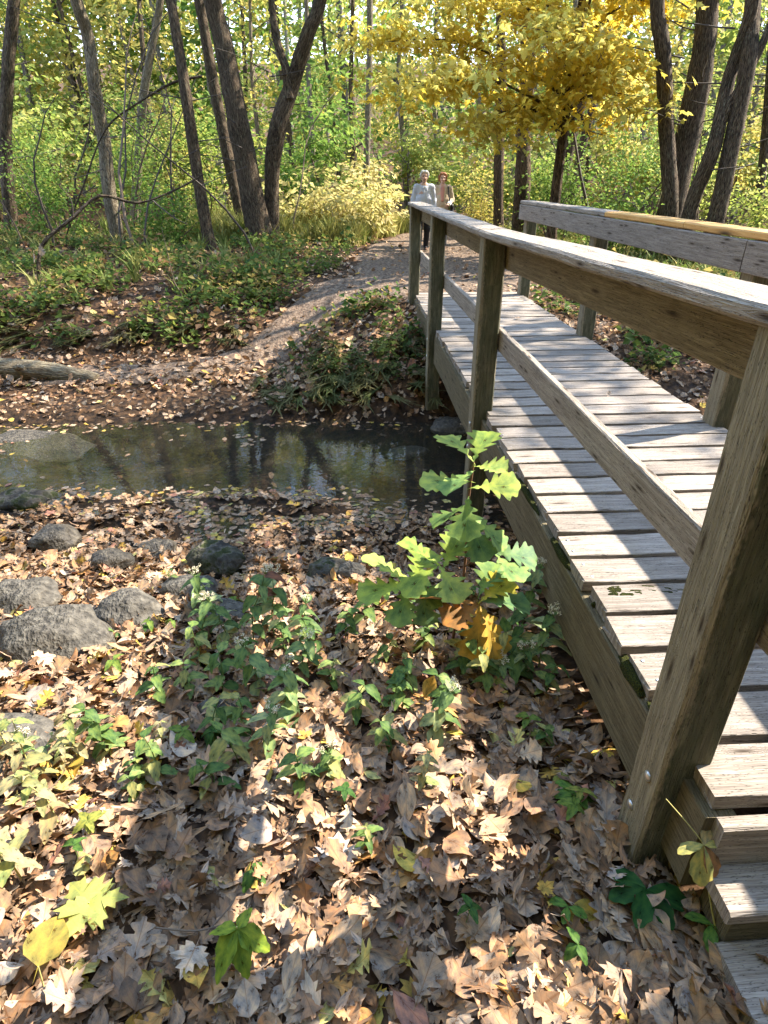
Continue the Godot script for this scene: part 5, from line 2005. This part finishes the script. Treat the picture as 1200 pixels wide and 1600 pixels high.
func build_litter() -> void:
	rng.seed = 6000
	var ground: Node3D = G.ground
	# the leaves that show largest are pieces of their own
	var tints := []
	for c in DRY:
		tints.append(leaf_tint(c * .85, "leaf_dry"))
		tints.append(leaf_tint(c * 1.1, "leaf_dry"))
	for c in BRIGHT:
		tints.append(leaf_tint(c, "leaf_dry"))
	for k in 285:
		var z := -.72 - 1.25 * pow(rng.randf(), 1.3)
		var x := rng.randf_range(-.95, .80) * (.55 - z * .62)
		x = minf(x, .80 + .055 * z)
		var m: Material = tints[rng.randi() % (DRY.size() * 2)] if rng.randf() < .9 else tints[DRY.size() * 2 + rng.randi() % BRIGHT.size()]
		var o := part("fallen_leaf", G.dry[rng.randi() % G.dry.size()], m, ground)
		o.transform = litter_place(x, z, rng.randf_range(.07, .14), .34, rng.randf_range(.035, .075))
	# the rest of the carpet
	var per := []
	for k in G.dry.size():
		per.append([[], PackedColorArray()])
	var far := [[[], PackedColorArray()], [[], PackedColorArray()], [[], PackedColorArray()]]
	for k in 24000:
		var z := .3 - 3.9 * rng.randf()
		var x := rng.randf_range(-2.9, 3.1)
		if under_bridge(x, z) or absf(x) > .9 - z * .95:
			continue
		var j: int = rng.randi() % G.dry.size()
		per[j][0].append(litter_place(x, z, rng.randf_range(.05, .12) if k < 12000 else rng.randf_range(.08, .14), .36 if k < 12000 else .15, rng.randf_range(.0, .05) if k < 12000 else rng.randf_range(.0, .015)))
		per[j][1].append(dry_color())
	for k in 16500:
		var z := -3.0 - 4.6 * rng.randf()
		var x := rng.randf_range(-6.0, 5.5)
		if k >= 9500:                       # small leaves washed together along the near shore
			z = -2.8 - 2.0 * rng.randf()
			x = rng.randf_range(-3.6, 2.6)
		if under_bridge(x, z) and rng.randf() < .6:
			continue
		var y := height(x, z)
		var place := litter_place(x, z, rng.randf_range(.05, .095), .22, rng.randf_range(0, .035))
		var j: int = rng.randi() % G.dry.size()
		if y < WATER_Y + .015:
			# afloat near the edges and in drifts
			var shore := clampf((y - (WATER_Y - .17)) / .15, 0, 1)
			var drift := bumps.get_noise_2d(x * .8 + 5, z * .8)
			var raft := Vector2(x + 1.45, (z + 5.9) * 1.2).length() < .22
			if rng.randf() > shore * shore * shore * .9 + (.012 if drift > .2 else .0) + (.7 if raft else 0.0):
				continue
			place = Transform3D(Basis.from_euler(Vector3(rng.randf_range(-.06, .06), rng.randf() * TAU, rng.randf_range(-.06, .06))).scaled(Vector3(.07, .02, .07) * rng.randf_range(.7, 1.2)), Vector3(x, WATER_Y + .004, z))
			per[j][0].append(place)
			per[j][1].append(dry_color() if rng.randf() < .85 else BRIGHT[rng.randi() % BRIGHT.size()])
			continue
		if off_path(x, z) < -.1 and rng.randf() < .15:
			continue
		per[j][0].append(place)
		per[j][1].append(dry_color())
	# sunk leaves on the stream bed
	for k in 350:
		var z := -4.4 - 2.1 * rng.randf()
		var x := rng.randf_range(-4.5, 4.0)
		if height(x, z) > WATER_Y:
			continue
		far[k % 3][0].append(litter_place(x, z, rng.randf_range(.05, .09), .1, .01))
		far[k % 3][1].append(dry_color() * .55)
	for k in 13450:
		var z := -7.2 - 10.0 * pow(rng.randf(), 1.2)
		var x := rng.randf_range(-1.0, 1.0) * (-z * .72 + 1.0)
		if k >= 13000:                      # over the cut bank by the bridge
			x = rng.randf_range(-1.4, .75)
			z = rng.randf_range(-8.8, -6.7)
		if under_bridge(x, z):
			continue
		var d := off_path(x, z)
		if d < -.15 and rng.randf() < (.72 if z < -9.2 else .18):
			continue
		if d > 2.5 and rng.randf() < .35:
			continue
		var j := rng.randi() % 3
		far[j][0].append(litter_place(x, z, rng.randf_range(.07, .13), .4, rng.randf_range(0, .05)))
		far[j][1].append(dry_color() * 1.05)
	var all := Node3D.new()
	all.name = "leaf_litter"
	all.set_meta("kind", "stuff")
	ground.add_child(all)
	for j in per.size():
		scatter("leaves", G.dry[j], M.leaf_dry, per[j][0], per[j][1], all)
	for j in 3:
		scatter("leaves", G.far_dry[j], M.leaf_dry, far[j][0], far[j][1], all)
	# a few leaves blown onto the deck
	for q in [[1.35, -2.9, "curled brown leaf lying in the middle of the sunlit deck"], [1.62, -4.3, "small brown leaf near the far railing post on the deck"], [.98, -5.6, "dry leaf by the lower rail on the shaded deck"], [1.5, -7.2, "pale leaf on the deck near the path end"]]:
		var lf := part(numbered("deck_leaf"), G.dry[rng.randi() % G.dry.size()], tints[rng.randi() % 12], self)
		lf.transform = Transform3D(Basis(Vector3.UP, rng.randf() * TAU).scaled(Vector3.ONE * rng.randf_range(.06, .09)), Vector3(q[0], .022, q[1]))
		tag(lf, q[2], "leaf", "leaves on the deck")
	# fallen twigs
	for k in 7:
		var x := rng.randf_range(-1.2, .6)
		var z := rng.randf_range(-2.6, -.8)
		var t := thing("fallen_twig", on_ground(x, z, .06))
		var a := rng.randf() * TAU
		var ln := rng.randf_range(.06, .14)
		part("stick", crooked([Vector3(-cos(a) * ln, .0, -sin(a) * ln), Vector3(-sin(a) * ln * .18, .025, cos(a) * ln * .18), Vector3(cos(a) * ln * .5, .01, sin(a) * ln * .5), Vector3(cos(a) * ln + sin(a) * ln * .2, .03, sin(a) * ln)], .0032, .0014, 5, .3), M.dead_twig, t)
		in_row("fallen_twig", t, "thin dry fallen twig", "on the near bank", "twig", "fallen twigs")


# ------------------------------------------------------------------ low growth
func grass_mesh(blades: int) -> ArrayMesh:
	var st := SurfaceTool.new()
	st.begin(Mesh.PRIMITIVE_TRIANGLES)
	st.set_smooth_group(-1)
	for k in blades:
		var a := rng.randf() * TAU
		var root := Vector3(cos(a), 0, sin(a)) * rng.randf() * .12
		var lean := Vector3(rng.randf_range(-.5, .5), 0, rng.randf_range(-.5, .5))
		var h := rng.randf_range(.5, 1.0)
		var side := Vector3(cos(a + 1.5), 0, sin(a + 1.5)) * .018
		var mid := root + lean * .25 * h + Vector3(0, .6 * h, 0)
		var tip := root + lean * .7 * h + Vector3(0, h, 0)
		var tone := rng.randf_range(.7, 1.15)
		st.set_color(Color(tone, tone, tone))
		var out := side.cross(Vector3.UP)
		quad(st, root - side, root + side, mid + side * .8, mid - side * .8, Vector2(0, 0), Vector2(1, 0), Vector2(1, .6), Vector2(0, .6), out)
		tri_out(st, mid - side * .8, mid + side * .8, tip, Vector2(0, .6), Vector2(1, .6), Vector2(.5, 1), out)
	st.generate_normals()
	return st.commit()


func build_bank_plants() -> void:
	rng.seed = 7000
	var tuft := grass_mesh(16)
	# tall grass beside the path
	var at := []
	var c := PackedColorArray()
	for k in 1500:
		var z := -15.2 - 5.0 * rng.randf()
		var x := rng.randf_range(-5, 1.5)
		if off_path(x, z) < .15:
			continue
		at.append(Transform3D(Basis(Vector3.UP, rng.randf() * TAU).scaled(Vector3(1, rng.randf_range(.35, .75), 1)), on_ground(x, z)))
		c.append(Color(.30, .34, .07).lerp(Color(.52, .46, .15), rng.randf()) * rng.randf_range(.8, 1.2))
	for k in 1800:
		var z := -9.5 - 9.0 * rng.randf()
		var x := rng.randf_range(2.6, 9.0) if rng.randf() < .5 else rng.randf_range(-11.0, -1.8)
		if off_path(x, z) < .25:
			continue
		if x < 0 and rng.randf() < .8:
			continue
		at.append(Transform3D(Basis(Vector3.UP, rng.randf() * TAU).scaled(Vector3(1, rng.randf_range(.2, .5), 1)), on_ground(x, z)))
		c.append(Color(.20, .27, .06).lerp(Color(.46, .42, .14), rng.randf()) * rng.randf_range(.8, 1.2))
	var g := scatter("grass", tuft, M.grass, at, c, self)
	g.set_meta("kind", "stuff")
	tag(g, "tall yellow-green grass growing along the far side of the path", "grass")
	# leafy ground cover on the banks
	var low := [spray(9, .34, "broad", -.1, .5), spray(11, .30, "oval", -.2, .6)]
	var per := [[[], PackedColorArray()], [[], PackedColorArray()]]
	for k in 14000:
		var z := -6.8 - 10.5 * rng.randf()
		var x := rng.randf_range(-1.0, 1.0) * (-z * .72 + 1.0)
		if off_path(x, z) < .12 or under_bridge(x, z):
			continue
		var y := level(x, z)
		if y < -.66 and not (x > 2.4):
			continue
		var patch := bumps.get_noise_2d(x * .55 + 80, z * .55)
		var edge := x > -1.3 and x < .6 and z > -7.7
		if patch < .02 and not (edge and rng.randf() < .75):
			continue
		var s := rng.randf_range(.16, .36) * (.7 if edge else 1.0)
		var j := k % 2
		per[j][0].append(Transform3D(Basis.from_euler(Vector3(rng.randf_range(-.4, .4), rng.randf() * TAU, rng.randf_range(-.4, .4))).scaled(Vector3(s, s * 1.1, s)), on_ground(x, z, s * rng.randf_range(.1, .75))))
		var col := Color(.09, .17, .04).lerp(Color(.24, .30, .07), rng.randf())
		if rng.randf() < .18:
			col = Color(.48, .38, .13)
		elif rng.randf() < .16:
			col = Color(.34, .20, .10)
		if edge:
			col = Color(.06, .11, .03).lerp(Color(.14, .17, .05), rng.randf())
		per[j][1].append(col)
	var cover := thing("ground_cover")
	cover.set_meta("kind", "stuff")
	tag(cover, "low green and rusty leafy plants covering the far bank", "ground cover")
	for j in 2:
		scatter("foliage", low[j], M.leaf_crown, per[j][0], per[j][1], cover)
	# grass hanging over the cut bank by the bridge
	var at2 := []
	var c2 := PackedColorArray()
	for k in 900:
		var x := rng.randf_range(-1.5, .75) if k < 600 else rng.randf_range(-6.0, -2.0)
		var z := rng.randf_range(-8.0, -6.75) if k < 600 else rng.randf_range(-9.2, -8.6)
		if off_path(x, z) < .05:
			continue
		if rng.randf() < .8:
			continue
		at2.append(Transform3D(Basis.from_euler(Vector3(rng.randf_range(.6, 1.9), rng.randf_range(-.6, .6), 0)).scaled(Vector3(.6, rng.randf_range(.08, .2), .6)), on_ground(x, z, .0)))
		c2.append(Color(.09, .12, .035).lerp(Color(.25, .22, .09), rng.randf()))
	var hg := scatter("hanging_grass", tuft, M.grass, at2, c2, self)
	hg.set_meta("kind", "stuff")
	tag(hg, "dark grass hanging down the cut bank by the bridge", "grass")
